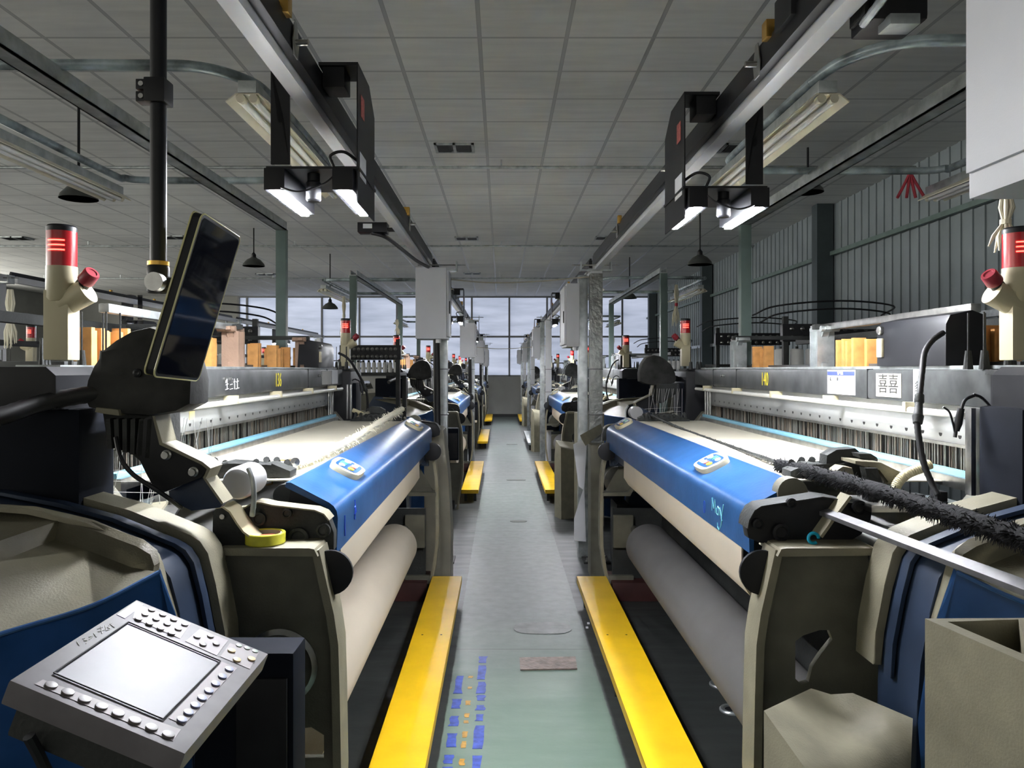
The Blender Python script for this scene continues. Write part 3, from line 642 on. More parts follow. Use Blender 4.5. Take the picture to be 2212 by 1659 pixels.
def endA(tf, root):
    z7 = lambda pts: zz(200, 680, .2653, pts)
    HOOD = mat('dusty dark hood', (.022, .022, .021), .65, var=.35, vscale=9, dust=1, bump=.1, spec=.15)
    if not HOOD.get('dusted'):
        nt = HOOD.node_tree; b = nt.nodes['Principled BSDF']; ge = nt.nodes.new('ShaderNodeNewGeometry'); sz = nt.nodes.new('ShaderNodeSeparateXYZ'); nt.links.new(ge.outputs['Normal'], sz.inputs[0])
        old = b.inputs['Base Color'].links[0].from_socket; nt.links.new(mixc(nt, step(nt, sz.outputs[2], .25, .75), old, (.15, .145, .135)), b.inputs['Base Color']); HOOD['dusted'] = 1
    hp = xz([(205, 858), (212, 820), (225, 790), (245, 762), (272, 735), (305, 716), (345, 707), (392, 722), (420, 762), (434, 820), (432, 872), (400, 888), (345, 897), (262, 892), (215, 880)], 2.0)
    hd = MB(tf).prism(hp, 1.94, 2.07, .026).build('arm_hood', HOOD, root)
    c = P(298, 806, 1.94); MB(tf).lathe([(.011, 0), (.011, .006), (.006, .008), (.001, .006)], c, 18, (0, -1, 0)).build('hood_screw', BLACK, hd)
    MB(tf).prism(xz([(240, 882), (350, 882), (352, 985), (330, 1000), (300, 975), (250, 945)], 2.05), 2.0, 2.17, .01).build('arm_body', IRON, root)
    q = MB(tf)
    for k in range(6): q.prism(xz([(236 + k * 18, 905), (246 + k * 18, 903), (250 + k * 16, 968 + k * 4), (241 + k * 16, 968 + k * 4)], 1.99), 1.97, 2.0)
    q.build('arm_ribs', IRON, root)
    MB(tf).prism(xz(z7([(60, 750), (240, 770), (250, 820), (110, 800), (50, 790)]), 1.95), 1.93, 1.99, .004).build('sensor_block', BEIGE, root)
    plate = z7([(530, 810), (590, 1050), (720, 1112), (925, 1212), (972, 1245), (920, 1312), (760, 1375), (640, 1425), (545, 1405), (470, 1260), (395, 1110), (410, 980), (420, 860)])
    MB(tf).prism(xz(plate, 2.0), 1.97, 1.99, .002).build('link_plate', BLACK, root)
    rim = xz(z7([(530, 800), (592, 1048), (722, 1108), (925, 1205), (978, 1240), (940, 1310)]), 2.0)
    MB(tf).prism(strip(rim, .008), 1.965, 2.05, .0015).build('link_rim', BEIGE, root)
    lo = z7([(645, 1425), (900, 1312), (935, 1312), (1085, 1530), (1060, 1560), (830, 1585), (655, 1500)])
    MB(tf).prism(xz(lo, 2.02), 2.0, 2.03, .002).build('lower_arm', NAVY, root)
    MB(tf).prism(strip(xz(z7([(930, 1300), (1088, 1525)]), 2.02), .006), 1.985, 2.06).build('lower_rim', BEIGE, root)
    for a, b in ((605, 1140), (825, 1278)):
        c = P(*z7([(a, b)])[0], 1.97); MB(tf).lathe([(.013, 0), (.013, .004), (.009, .006), (.009, .016), (.001, .016)], c, 18, (0, -1, 0)).build('pivot_bolt', STEEL, root)
    def path(pts, ys): return curve_pts([P(*zz(200, 680, .2653, [p])[0], y) for p, y in zip(pts, ys)], 8)
    MB(tf).tube(path([(190, 1000), (230, 1170), (330, 1300), (480, 1400), (600, 1480), (720, 1570)], (1.96, 1.93, 1.93, 1.93, 1.95, 2.0)), .006, 8).build('black_cable', CABLE, root)
    MB(tf).tube(curve_pts([P(-120, 935, 1.7), P(0, 900, 1.8), P(100, 868, 1.9), (P(215, 848, 1.96))], 10), .021, 14, corr=.06).build('thick_hose', RUBBER, root)
    MB(tf).lathe([(.001, -.012), (.025, -.01), (.04, .0), (.046, .015), (.046, .12), (.001, .12)], (-.728, 2.12, 1.285), 28, (0, 1, 0)).build('arm_motor', mat('pale motor', (.36, .36, .36), .4), root)
    MB(tf).tube(curve_pts([(-.69, 2.10, 1.33), (-.675, 2.09, 1.30), (-.672, 2.09, 1.25), (-.68, 2.1, 1.2)], 6), .007, 8, corr=.1).build('motor_conduit', GALV, root)
    for k in range(6):
        MB(tf).obox((-.93 - .045 * k, 2.16 + .01 * k, 1.20 + .006 * (k % 3)), (.018, .01, .001), (-.03, .10, .0), (0, 0, .004)).build('guide_strip', BEIGE if k % 2 else STEEL, root, smooth=False)
    q = MB(tf)
    for k in range(14):
        x = -1.06 + .018 * k + random.uniform(-.006, .006); q.tube([(x, 2.2 + .01 * (k % 3), 1.46), (x + random.uniform(-.05, .05), 2.17, 1.22)], .0009, 4)
    for z in (1.27, 1.30, 1.33): q.tube([(-1.3, 2.1, z), (-.80, 2.16, z - .02)], .0009, 4)
    o = q.build('loose_yarns', YARN, root); o['kind'] = 'stuff'
    # cam cover on the frame
    zc = lambda pts: zz(440, 1040, .1537, pts)
    big = zc([(500, 400), (600, 375), (700, 315), (780, 285), (860, 290), (1000, 325), (1600, 395), (1720, 445), (1785, 530), (1850, 700), (1850, 940), (300, 960), (330, 700), (420, 520)])
    cc = MB(tf).prism(xz(big, 2.22), 2.20, 2.24, .003).build('cam_cover', IRON, root)
    MB(tf).prism(strip(xz(zc([(500, 385), (600, 372), (700, 312), (780, 280), (860, 285), (1000, 318), (1600, 388), (1720, 438), (1788, 525)]), 2.22), .004), 2.185, 2.25).build('cover_rim', BEIGE, cc)
    for a, b, r in ((790, 520, .019), (1340, 790, .03), (1690, 680, .02), (1180, 440, .014)):
        MB(tf).lathe([(r, 0), (r, .012), (r * .7, .014), (r * .6, .008), (.001, .008)], P(*zc([(a, b)])[0], 2.195), 24, (0, -1, 0)).build('cover_boss', IRON, cc)
    lv = zc([(165, 440), (190, 380), (250, 345), (330, 345), (420, 410), (520, 570), (610, 690), (720, 780), (600, 960), (350, 1010), (270, 900), (160, 680)])
    MB(tf).prism(xz(lv, 2.13), 2.11, 2.14, .003).build('cam_lever', IRON, cc)
    MB(tf).prism(strip(xz(zc([(240, 350), (330, 335), (425, 400), (525, 560), (615, 680), (760, 785)]), 2.13), .005), 2.09, 2.18).build('lever_rim', CREAM, cc)
    MB(tf).lathe([(.007, 0), (.007, .008), (.001, .009)], P(*zc([(270, 490)])[0], 2.11), 14, (0, -1, 0)).build('lever_pin', STEEL, cc)
    # take-up shaft and motor
    MB(tf).lathe([(.105, 0), (.105, .02), (.092, .03), (.09, .20), (.06, .21), (.001, .21)], (-.612, 2.14, .78), 40, (0, -1, 0)).build('drive_shaft', STEEL, root)
    MB(tf).box(-.70, -.472, 1.75, 1.86, .60, .955, .012).build('gear_motor', DHOUS, root)
    MB(tf).box(-.70, -.605, 1.76, 2.1, .12, .6, .012).build('motor_pedestal', BLACK, root)
    MB(tf).box(-.60, -.485, 1.738, 1.75, .62, .90, .004).build('motor_lid', BLACK, root)
    # selvedge press bar
    MB(tf).cyl((-.66, 2.34, 1.215), (-.66, 2.44, 1.215), .035, n=24).build('press_roller', IRON, root)

def endB(tf, root, low=True):
    z7 = lambda pts: zz(1700, 560, .3375, pts)
    bx = MB(tf).prism([(1.415, 1.612), (1.415, 1.745), (1.43, 1.775), (1.50, 1.79), (1.54, 1.775), (1.55, 1.612)], 2.45, 2.90, .006).build('tension_box', BLACK, root)
    MB(tf).lathe([(.016, 0), (.016, .01), (.013, .014), (.001, .016)], (1.416, 2.865, 1.745), 20, (-1, 0, 0)).build('round_lens', STEEL, bx)
    MB(tf).box(1.405, 1.416, 2.845, 2.885, 1.645, 1.715, .005).build('gauge', CREAM, bx)
    hz = [(1000, 470, 2.42), (930, 520, 2.40), (880, 600, 2.38), (865, 720, 2.34), (850, 860, 2.30), (838, 960, 2.28), (835, 1060, 2.26), (850, 1180, 2.24), (880, 1320, 2.22), (930, 1440, 2.20), (965, 1510, 2.18)]
    MB(tf).tube(curve_pts([P(*z7([(a, b)])[0], y) for a, b, y in hz], 7), .0085, 12, corr=.10).build('corrugated_hose', RUBBER, root)
    a, b = P(*z7([(848, 870)])[0], 2.30), P(*z7([(836, 1050)])[0], 2.26); MB(tf).tube([a, a.lerp(b, .25), a.lerp(b, .3), a.lerp(b, .7), a.lerp(b, .75), b], [.013, .014, .011, .013, .016, .013], 14).build('hose_coupling', IRON, root)
    hy = [(690, 1500), (705, 1440), (760, 1380), (850, 1340), (920, 1310), (870, 1300), (850, 1290)]
    pts = curve_pts([P(*z7([p])[0], 2.34) for p in hy[:5]], 14); MB(tf).tube(pts, .0135, 14, corr=.16).build('cream_hose', HOSEY, root)
    for pp, r in (([(1200, 870), (1140, 900), (1115, 960), (1090, 1040), (1075, 1140)], .005), ([(1190, 865), (1250, 890), (1330, 980), (1400, 1060), (1480, 1130), (1560, 1180)], .0045), ([(1000, 945), (1040, 980), (1062, 1050), (1075, 1110)], .003)):
        MB(tf).tube(curve_pts([P(*z7([p])[0], 2.15) for p in pp], 8), r, 8).build('sensor_cable', CABLE, root)
    MB(tf).tube([P(*z7([(1115, 955)])[0], 2.15), P(*z7([(1095, 1050)])[0], 2.15), P(*z7([(1085, 1100)])[0], 2.15)], [.009, .011, .007], 12).build('cable_plug', CABLE, root)
    MB(tf).tube([P(*z7([(1400, 1060)])[0], 2.13), P(*z7([(1460, 1120)])[0], 2.1), P(*z7([(1540, 1190)])[0], 2.08)], [.010, .017, .015], 12).build('grey_plug', IRON, root)
    for xx in (2098, 2116): MB(tf).box(P(xx, 0, 2.2).x - .006, P(xx, 0, 2.2).x + .008, 2.19, 2.22, 1.24, 1.49, .002).build('guide_column', STEEL, root)
    # gripper head castings on the cloth edge
    g = MB(tf)
    g.prism(xz(z7([(235, 1310), (240, 1250), (300, 1215), (420, 1205), (450, 1230), (440, 1290), (380, 1330), (280, 1345)]), 2.5), 2.48, 2.54, .005)
    g.prism(xz(z7([(440, 1240), (520, 1240), (560, 1265), (530, 1290), (450, 1265)]), 2.45), 2.43, 2.49, .004)
    g.build('gripper_jaw', IRON, root)
    g = MB(tf)
    g.prism(xz(z7([(400, 1280), (560, 1290), (640, 1330), (710, 1360), (715, 1400), (640, 1440), (600, 1420), (560, 1330), (480, 1325), (400, 1300)]), 2.42), 2.38, 2.5, .005)
    g.prism(xz(z7([(280, 1360), (340, 1320), (400, 1330), (420, 1400), (380, 1430)]), 2.42), 2.4, 2.46, .005)
    g.build('gripper_body', BEIGE, root)
    MB(tf).prism(xz(z7([(480, 1330), (560, 1332), (600, 1440), (500, 1430)]), 2.38), 2.36, 2.40, .004).build('gripper_cover', IRON, root)
    MB(tf).box(1.02, 1.30, 2.12, 2.30, 1.205, 1.225, .004).build('guide_rail', STEEL, root)
    q = MB(tf)
    for k in range(4): q.box(1.04 + .065 * k, 1.07 + .065 * k, 2.18, 2.22, 1.225, 1.245 + .008 * (k % 2), .003)
    q.bm.free()
    for k in range(4): MB(tf).box(1.04 + .065 * k, 1.07 + .065 * k, 2.18, 2.22, 1.225, 1.245 + .008 * (k % 2), .003).build('rail_clamp', BLACK, root)
    # black cam plates
    zb = lambda pts: zz(1600, 1000, .3971, pts)
    big = zb([(20, 350), (25, 310), (55, 255), (90, 232), (250, 208), (420, 182), (480, 190), (545, 205), (700, 230), (690, 300), (640, 380), (560, 428), (100, 428), (30, 400)])
    cc = MB(tf).prism(xz(big, 2.2)[::-1], 2.18, 2.22, .003).build('cam_cover', BLACK, root)
    MB(tf).prism(strip(xz(zb([(22, 345), (30, 300), (58, 250), (92, 228), (250, 204), (420, 178), (480, 186), (545, 201)]), 2.2), .003), 2.165, 2.25).build('cover_rim', IRON, cc)
    for a, b, r in ((90, 330, .016), (215, 375, .025), (270, 215, .014), (640, 240, .02)):
        MB(tf).lathe([(r, 0), (r, .012), (r * .7, .014), (r * .6, .008), (.001, .008)], P(*zb([(a, b)])[0], 2.175), 24, (0, -1, 0)).build('cover_boss', BLACK, cc)
    MB(tf).prism(strip(xz(zb([(430, 400), (500, 300), (560, 220), (590, 180)]), 2.14), .008), 2.12, 2.18).build('lever_rim', BEIGE, cc)
    MB(tf).lathe([(.0, 0), (.045, 0), (.045, .05), (.001, .05)], P(*zb([(250, 150)])[0], 2.34), 24, (0, -1, 0)).build('press_roller', BEIGE_D, root)
    # low beige covers
    if not low: return
    ga = [P(1650, 1535, 1.75), P(1752, 1487, 1.98), P(1795, 1500, 1.95), P(1842, 1497, 1.92), P(1972, 1552, 1.80), P(1768, 1700, 1.55), P(1965, 1720, 1.70), P(1650, 1720, 1.70)]
    mid = P(1835, 1560, 1.85)
    V = ga + [mid, Vector((ga[5].x, 1.5, 0)), Vector((ga[6].x, 1.62, 0)), Vector((ga[7].x, 1.68, 0))]
    t = MB(tf).faces(V, [(0, 1, 8, 5), (1, 2, 8), (2, 3, 8), (3, 4, 8), (4, 6, 5, 8), (0, 5, 7), (7, 5, 9, 11), (5, 6, 10, 9)])
    bmesh.ops.subdivide_edges(t.bm, edges=t.bm.edges[:], cuts=2, use_grid_fill=True)
    t.build('lower_cover', BEIGE, root, ang=1.2)
    zt = 1.15; at = lambda px, py: P(px, py, (H - zt) * F / (py - VY))
    a, c, d = at(1998, 1336), at(2330, 1334), at(2262, 1452); e = Vector((c.x, d.y, zt))
    ia, ic, id_ = at(2047, 1343), at(2200, 1338), at(2222, 1418)
    t = MB(tf).faces([a, c, e, d, ia, ic, id_] + [v - Vector((0, 0, .14)) for v in (ia, ic, id_)] + [Vector((v.x, v.y, 0)) for v in (a, c, e, d)],
                     [(0, 1, 5, 4), (1, 2, 3, 6, 5), (0, 4, 6, 3), (4, 5, 8, 7), (5, 6, 9, 8), (6, 4, 7, 9), (7, 8, 9), (0, 3, 13, 10), (3, 2, 12, 13), (2, 1, 11, 12), (1, 0, 10, 11)])
    t.build('oil_box', BEIGE, root, ang=.5)
    return

LOOMS = {}
for s in (-1, 1):
    r = build_loom(s); LOOMS[(s, 0)] = r
def drop(o):
    for c in list(o.children): drop(c)
    bpy.data.objects.remove(o)
for s, side in ((-1, 'left'), (1, 'right')):
    src = LOOMS[(s, 0)]
    for k in (1, 2, 3):
        r = copy_tree(src); r.location = src.location + Vector((0, PITCH * k, 0)); LOOMS[(s, k)] = r
    for k in range(4):
        lb = {0: 'large blue and beige loom in the %s foreground' % side + (' with cream cloth roll and grey terminal' if s < 0 else ' with dark grey cloth roll'),
              1: 'second weaving loom of the %s row, just behind the first white post' % side, 2: 'third weaving loom of the %s row, partly hidden by posts' % side, 3: 'farthest weaving loom of the %s row, before the window wall' % side}[k]
        tag(LOOMS[(s, k)], lb, 'loom', 'weaving looms along the aisle')
ROW2 = -5.6
for k, lb in ((0, 'weaving loom of the next row seen at the far left edge behind the signal tower'), (1, 'weaving loom of the next row left, behind the wooden slats'), (2, 'most distant weaving loom of the next row on the left')):
    r = copy_tree(LOOMS[(1, 0)]); r.location = LOOMS[(1, 0)].location + Vector((ROW2, PITCH * k + .9, 0)); tag(r, lb, 'loom', 'weaving looms of the next row')
# ------------------------------------------------------------------ camera-rail gantries, cabinets, inspection heads
def gantry(s, label):
    xb = -.63 if s < 0 else .817; xp = -.50 if s < 0 else .79
    root = empty('rail_gantry', (xp, 6.45, 0)); T = lambda v: v - Vector((xp, 6.45, 0))
    p = MB(T); p.box(xp - .05, xp + .05, 6.4, 6.5, .012, 2.42, .006)
    p.build('post', GALV if s < 0 else WHITE, root)
    w = .0
    if s > 0: MB(T).box(xp - .053, xp + .053, 6.397, 6.503, .45, 2.40, .004).build('plastic_wrap', CLEARF, root)
    MB(T).box(xp - .11, xp + .11, 6.33, 6.57, 0, .012).build('base_plate', IRON, root)
    if s > 0: MB(T).box(.655, .735, 6.53, 6.63, 0, 2.40, .004).build('rear_post', GALV, root)
    q = MB(T)
    for a in (-.08, .08):
        for b in (-.09, .09): q.lathe([(.014, 0), (.014, .01), (.008, .012), (.008, .03), (.001, .03)], (xp + a, 6.45 + b, .012), 6)
    q.build('anchor_bolts', STEEL, root)
    MB(T).box(xb - .026, xb + .026, .2, 6.52, 2.448, 2.512, .006).build('rail_beam', WHITE, root)
    ax = xb - s * .043
    r = MB(T); r.box(ax - .015, ax + .015, .2, 6.40, 2.475, 2.545, .004); r.box(ax - .008, ax + .008, .2, 6.4, 2.545, 2.56); r.build('slide_rail', BLACK, root)
    for yy in (2.1, 3.25, 4.75) if s < 0 else (2.25, 3.45, 5.0):
        b = MB(T); b.plate([(ax - s * .018, yy, 2.46), (ax - s * .018, yy + .04, 2.46), (ax - s * .018, yy + .05, 2.50), (ax - s * .018, yy + .03, 2.56), (ax - s * .018, yy + .01, 2.56), (ax - s * .018, yy - .01, 2.50)], (-s * .004, 0, 0), .001)
        br = b.build('rail_bracket', STEEL, root)
        MB(T).cyl((ax - s * .01, yy + .02, 2.50), (ax - s * .055, yy + .02, 2.50), .009, n=14).build('chrome_screw', STEEL, br)
        MB(T).box(ax - .018 - .012, ax - .018 + .012 if s > 0 else ax + .03, yy - .09, yy - .05, 2.535, 2.585, .003).build('brass_block', BRASS, br)
    t = MB(T); t.box(xp - .13, xp + .13, 6.40, 6.5, 2.42, 2.432); t.box(xp - .13, xp - .12, 6.40, 6.5, 2.42, 2.50); t.box(xp + .12, xp + .13, 6.4, 6.5, 2.42, 2.50); t.build('rail_saddle', GALV, root)
    MB(T).cyl((xp - .2, 6.45, 2.475), (xp + .2, 6.45, 2.475), .006, n=10).build('clamp_rod', STEEL, root)
    for z in (.9, 1.22, 1.6): MB(T).box(xp - .056, xp + .056, 6.39, 6.51, z, z + .006).build('cable_tie', CABLE, root, smooth=False)
    tag(root, label, 'gantry', 'white camera rail gantries')
    return root
def cabinet(x0, x1, y0, y1, z0, z1, face, label):
    c = Vector(((x0 + x1) / 2, (y0 + y1) / 2, z0)); T = lambda v: v - c
    root = empty('control_cabinet', c)
    MB(T).box(x0, x1, y0, y1, z0, z1, .006).build('body', CABW, root)
    if face:           # the door is on the side towards the aisle
        xf = x1 if face > 0 else x0
        d = MB(T).box(*sorted((xf, xf + face * .018)), y0 + .02, y1 - .02, z0 + .02, z1 - .02, .004).build('door', CABW, root)
        MB(T).box(*sorted((xf + face * .018, xf + face * .026)), y0 + .05, y0 + .075, z0 + .2, z0 + .3, .003).build('latch', BLACK, d)
        MB(T).box(*sorted((xf + face * .018, xf + face * .021)), y1 - .09, y1 - .08, z0 + .05, z1 - .05).build('door_seam', IRON, d)
    MB(T).cyl((x0 + (x1 - x0) * .72, y0 + .06, z0 - .03), (x0 + (x1 - x0) * .72, y0 + .06, z0), .022, n=16).build('cable_gland', WHITE, root)
    tag(root, label, 'cabinet', 'white control cabinets on the posts')
    return root
num = ['nearest', 'second', 'third', 'farthest']
for s, side in ((-1, 'left'), (1, 'right')):
    g0 = gantry(s, 'nearest white camera rail on the %s' % side + (', its post wrapped in crinkled plastic' if s > 0 else ' with its white post'))
    for k in (1, 2, 3):
        g = copy_tree(g0); g.location = g0.location + Vector((0, PITCH * k * .965, 0))
        tag(g, 'white camera rail gantry over the %s weaving loom of the %s row' % (num[k], side), 'gantry', 'white camera rail gantries')
        if s > 0:
            for c in list(g.children):
                if c.name.startswith('plastic_wrap'): drop(c)
for k in range(4):
    dy = PITCH * k * .965
    cabinet(-.672, -.43, 6.02 + dy, 6.36 + dy, 1.84 - .045 * k, 2.40 - .045 * k, 1, ['large white control cabinet high on the left post beside the aisle', 'second white control cabinet on the left posts, with lamp reflections', 'third white control cabinet on the left posts', 'smallest looking white control cabinet on the left posts by the windows'][k])
    dk = .03
    cabinet(.545, .652, 6.42 + dy, 6.95 + dy, 1.79, 2.32 - .02 * k, -1, ['grey white control cabinet on the right post turned edge on to the aisle', 'second grey control cabinet behind the posts on the right', 'third control cabinet on the right posts', 'most distant control cabinet on the right posts'][k])
# black flexible conduits hanging from the left cabinets
for k in range(4):
    dy = PITCH * k * .965; z1 = 1.84 - .045 * k
    o = MB().tube([(-.515, 6.10 + dy, z1), (-.515, 6.12 + dy, 1.6), (-.51, 6.12 + dy, 1.2), (-.512, 6.14 + dy, .5), (-.51, 6.14 + dy, .02)], .027, 14, corr=.05).build('cable_conduit', RUBBER)
    tag(o, ['thick black conduit running down from the nearest left cabinet', 'thick black conduit below the second left cabinet', 'black conduit below the third left cabinet', 'black conduit below the farthest left cabinet'][k], 'conduit', 'black conduits under the cabinets')
cb = cabinet(.628, 1.05, .35, 1.035, 1.828, 2.45, 0, 'big white cabinet cut by the upper right edge of the photo')
t = MB(lambda v: v - cb.location); t.box(.622, .628, .35, 1.03, 1.862, 2.45, .001); t.build('side_door', CABW, cb)

def head(s, yc, label):
    xb = -.63 if s < 0 else .817; root_v = Vector((xb, yc, 2.16)); root = empty('inspection_head', root_v)
    T = lambda v: Vector((xb + v.x * -s, yc + v.y, v.z)) - root_v      # x grows towards the aisle
    m = lambda: MB(T)
    m().plate([(.175, -.16, 2.13), (.175, .16, 2.13), (.175, .16, 2.50), (.175, .05, 2.575), (.175, -.16, 2.575)][::-1], (-.004, 0, 0)).build('aisle_plate', BLACK, root, smooth=False)
    m().box(.1755, .1765, -.11, -.05, 2.42, 2.49).build('red_label', mat('small red label', (.5, .12, .1), .5, var=.4, vscale=80), root, smooth=False)
    m().box(.1755, .1765, -.13, -.02, 2.22, 2.30).build('white_label', PAPER, root, smooth=False)
    m().box(.05, .175, -.16, -.02, 2.565, 2.575).build('top_plate', BLACK, root, smooth=False)
    m().box(.06, .13, -.15, -.05, 2.50, 2.565, .004).build('drive_motor', BLACK, root)
    o = [(-.10, 2.25), (-.04, 2.25), (-.04, 2.57), (-.10, 2.57)]
    hole = [(-.07 + .010 * math.cos(t), 2.40 + .02 * math.sin(t)) for t in [2 * PI * i / 12 for i in range(12)]]
    m().prism(keyhole(o, hole), -.165, -.158).build('outer_plate', BLACK, root, smooth=False)
    m().box(-.115, .18, -.165, .16, 2.235, 2.243).build('carriage_plate', BLACK, root, smooth=False)
    for i, xc in enumerate((-.085, .13)):
        h = m(); h.box(xc - .033, xc + .033, -.18, .21, 2.165, 2.235, .004)
        hs = h.build('light_housing', BLACK, root)
        m().box(xc - .0135, xc + .0135, -.175, .205, 2.158, 2.165, .002).build('led_bar', LED, hs)
    m().lathe([(.020, -.09), (.024, -.085), (.024, -.03), (.020, -.025), (.020, 0)], (.02, -.10, 2.235), 24).build('camera_lens', BLACK, root)
    m().tube(curve_pts([(.10, -.17, 2.24), (.09, -.17, 2.275), (.13, -.16, 2.29), (.17, -.12, 2.27)], 6), .005, 8).build('cable', CABLE, root)
    m().tube(curve_pts([(-.06, -.19, 2.17), (.0, -.20, 2.155), (.07, -.19, 2.18), (.11, -.17, 2.22)], 6), .003, 8).build('thin_cable', CABLE, root)
    tag(root, label, 'inspection head', 'inspection heads hanging from the rails')
    return root
h1 = head(-1, 2.60, 'black inspection head with two lit LED bars on the left white rail, nearest')
h2 = head(1, 2.86, 'black inspection head with two lit LED bars on the right white rail, nearest')
for h, ys, side in ((h1, (9.4, 15.6, 21.3), 'left'), (h2, (9.9, 15.0, 21.8), 'right')):
    for k, y in enumerate(ys):
        c = copy_tree(h); c.location.y = y; tag(c, 'lit inspection head of the %s row over the %s loom' % (side, num[k + 1]), 'inspection head', 'inspection heads hanging from the rails')
g2 = None
for k, y in enumerate((3.2, 10.2, 16.8)):
    c = copy_tree(h2); c.location = (h2.location.x + ROW2, y, h2.location.z)
    tag(c, 'inspection head above the %s loom of the next row on the left' % num[k], 'inspection head', 'inspection heads of the next row')
src = [o for o in bpy.data.objects if o.name.startswith('rail_gantry') and o.get('label', '').startswith('nearest white camera rail on the right')][0]
for k in range(3):
    g = copy_tree(src); g.location = src.location + Vector((ROW2, PITCH * k * .965 + .9, 0))
    for c in list(g.children):
        if c.name.startswith('plastic_wrap'): drop(c)
    tag(g, 'white rail gantry of the next row on the left, %s' % num[k], 'gantry', 'rail gantries of the next row')

# small devices on the rails
r = empty('driver_box', (-.79, 4.75, 2.50)); T = lambda v: v - Vector((-.79, 4.75, 2.50))
MB(T).box(-.88, -.70, 4.70, 4.80, 2.44, 2.50, .004).build('body', BLACK, r); MB(T).box(-.845, -.79, 4.698, 4.70, 2.462, 2.49).build('white_label', PAPER, r)
MB(T).box(-.70, -.656, 4.72, 4.78, 2.455, 2.47).build('mount', BLACK, r)
MB(T).tube(curve_pts([(-.80, 4.72, 2.44), (-.72, 4.8, 2.425), (-.67, 5.2, 2.41), (-.62, 5.7, 2.40), (-.56, 6.1, 2.402)], 6), .013, 10).build('cable', CABLE, r)
tag(r, 'black driver box with a white label on the outer side of the left rail', 'driver box')
r = empty('rail_motor', (.80, 2.05, 2.52)); T = lambda v: v - Vector((.80, 2.05, 2.52))
MB(T).box(.745, .80, 1.98, 2.10, 2.515, 2.60, .004).build('gearbox', BLACK, r)
MB(T).box(.87, 1.0, 1.80, 1.92, 2.42, 2.52, .012).build('motor', BLACK, r); MB(T).box(.86, .90, 1.82, 1.90, 2.44, 2.50).build('flange', IRON, r)
MB(T).tube(curve_pts([(.85, 1.4, 2.45), (.855, 1.65, 2.44), (.87, 1.85, 2.43)], 10), .01, 10, corr=.12).build('chain_cable', GALV, r)
MB(T).box(.90, .97, 1.78, 1.84, 2.40, 2.425, .003).build('connector', GALV, r)
tag(r, 'black rail drive motor at the upper right of the right white rail', 'motor')
r = MB().box(-.59, -.555, 1.60, 1.80, 2.50, 2.62, .01).build('cable_carrier', BLACK); tag(r, 'black cable carrier at the top of the left white rail', 'cable carrier')
# string between posts
for y, z0, z1 in ((6.47, 2.36, 2.36), (13.0, 1.98, 1.98)):
    o = MB().tube(curve_pts([(-.46, y, z0), (-.1, y, z0 - .03), (.3, y, z0 - .02), (.75, y, z1 + .02)], 8), .006, 6).build('cord', mat('dusty cord', (.5, .46, .38), .8))
    tag(o, 'dusty cord strung across the aisle between the nearest posts' if y < 10 else 'cord strung across the aisle between the second posts', 'cord')

# papers on right post, stacked by the right loom's far corner
o = MB().plate([P(1238, 960, 6.38), P(1268, 945, 6.38), P(1262, 1060, 6.37), P(1250, 1050, 6.37)], (0, .003, 0)).build('torn_paper', PAPER, smooth=False); tag(o, 'torn white paper stuck low on the right post', 'paper')
o = MB().plate([P(1240, 1120, 6.36), P(1262, 1050, 6.36), P(1266, 1170, 6.36), P(1240, 1168, 6.36)], (0, .004, 0)).build('paper_sheet', PAPER, smooth=False); tag(o, 'white paper sheet at the foot of the right post', 'paper')

# ------------------------------------------------------------------ lamp frames with their unlit fluorescent fixtures
def fixture(x, y0, y1, z, label, grp='unlit fluorescent fixtures', dirty=False):
    c = Vector((x, (y0 + y1) / 2, z)); T = lambda v: v + Vector((0, 0, 0)); root = empty('fluorescent_fixture', c); L = (y1 - y0) / 2
    MB().box(-.032, .032, -L, L, .012, .055, .003).build('housing', GALV, root)
    MB().plate([(-.075, -L, -.018), (-.04, -L, .010), (.04, -L, .010), (.075, -L, -.018), (.073, -L, -.021), (.038, -L, .006), (-.038, -L, .006), (-.073, -L, -.021)], (0, 2 * L, 0)).build('reflector', REFL, root, smooth=False)
    for q in (-.022, .022):
        MB().cyl((q, -L + .02, -.012), (q, L - .02, -.012), .0125, n=16).build('tube', TUBE, root)
        for a, b in ((-L, -L + .03), (L - .03, L)): MB().cyl((q, a, -.008), (q, b, -.008), .0155, n=16).build('lamp_holder', REFL, root)
    tag(root, label, 'light fixture', grp); return root
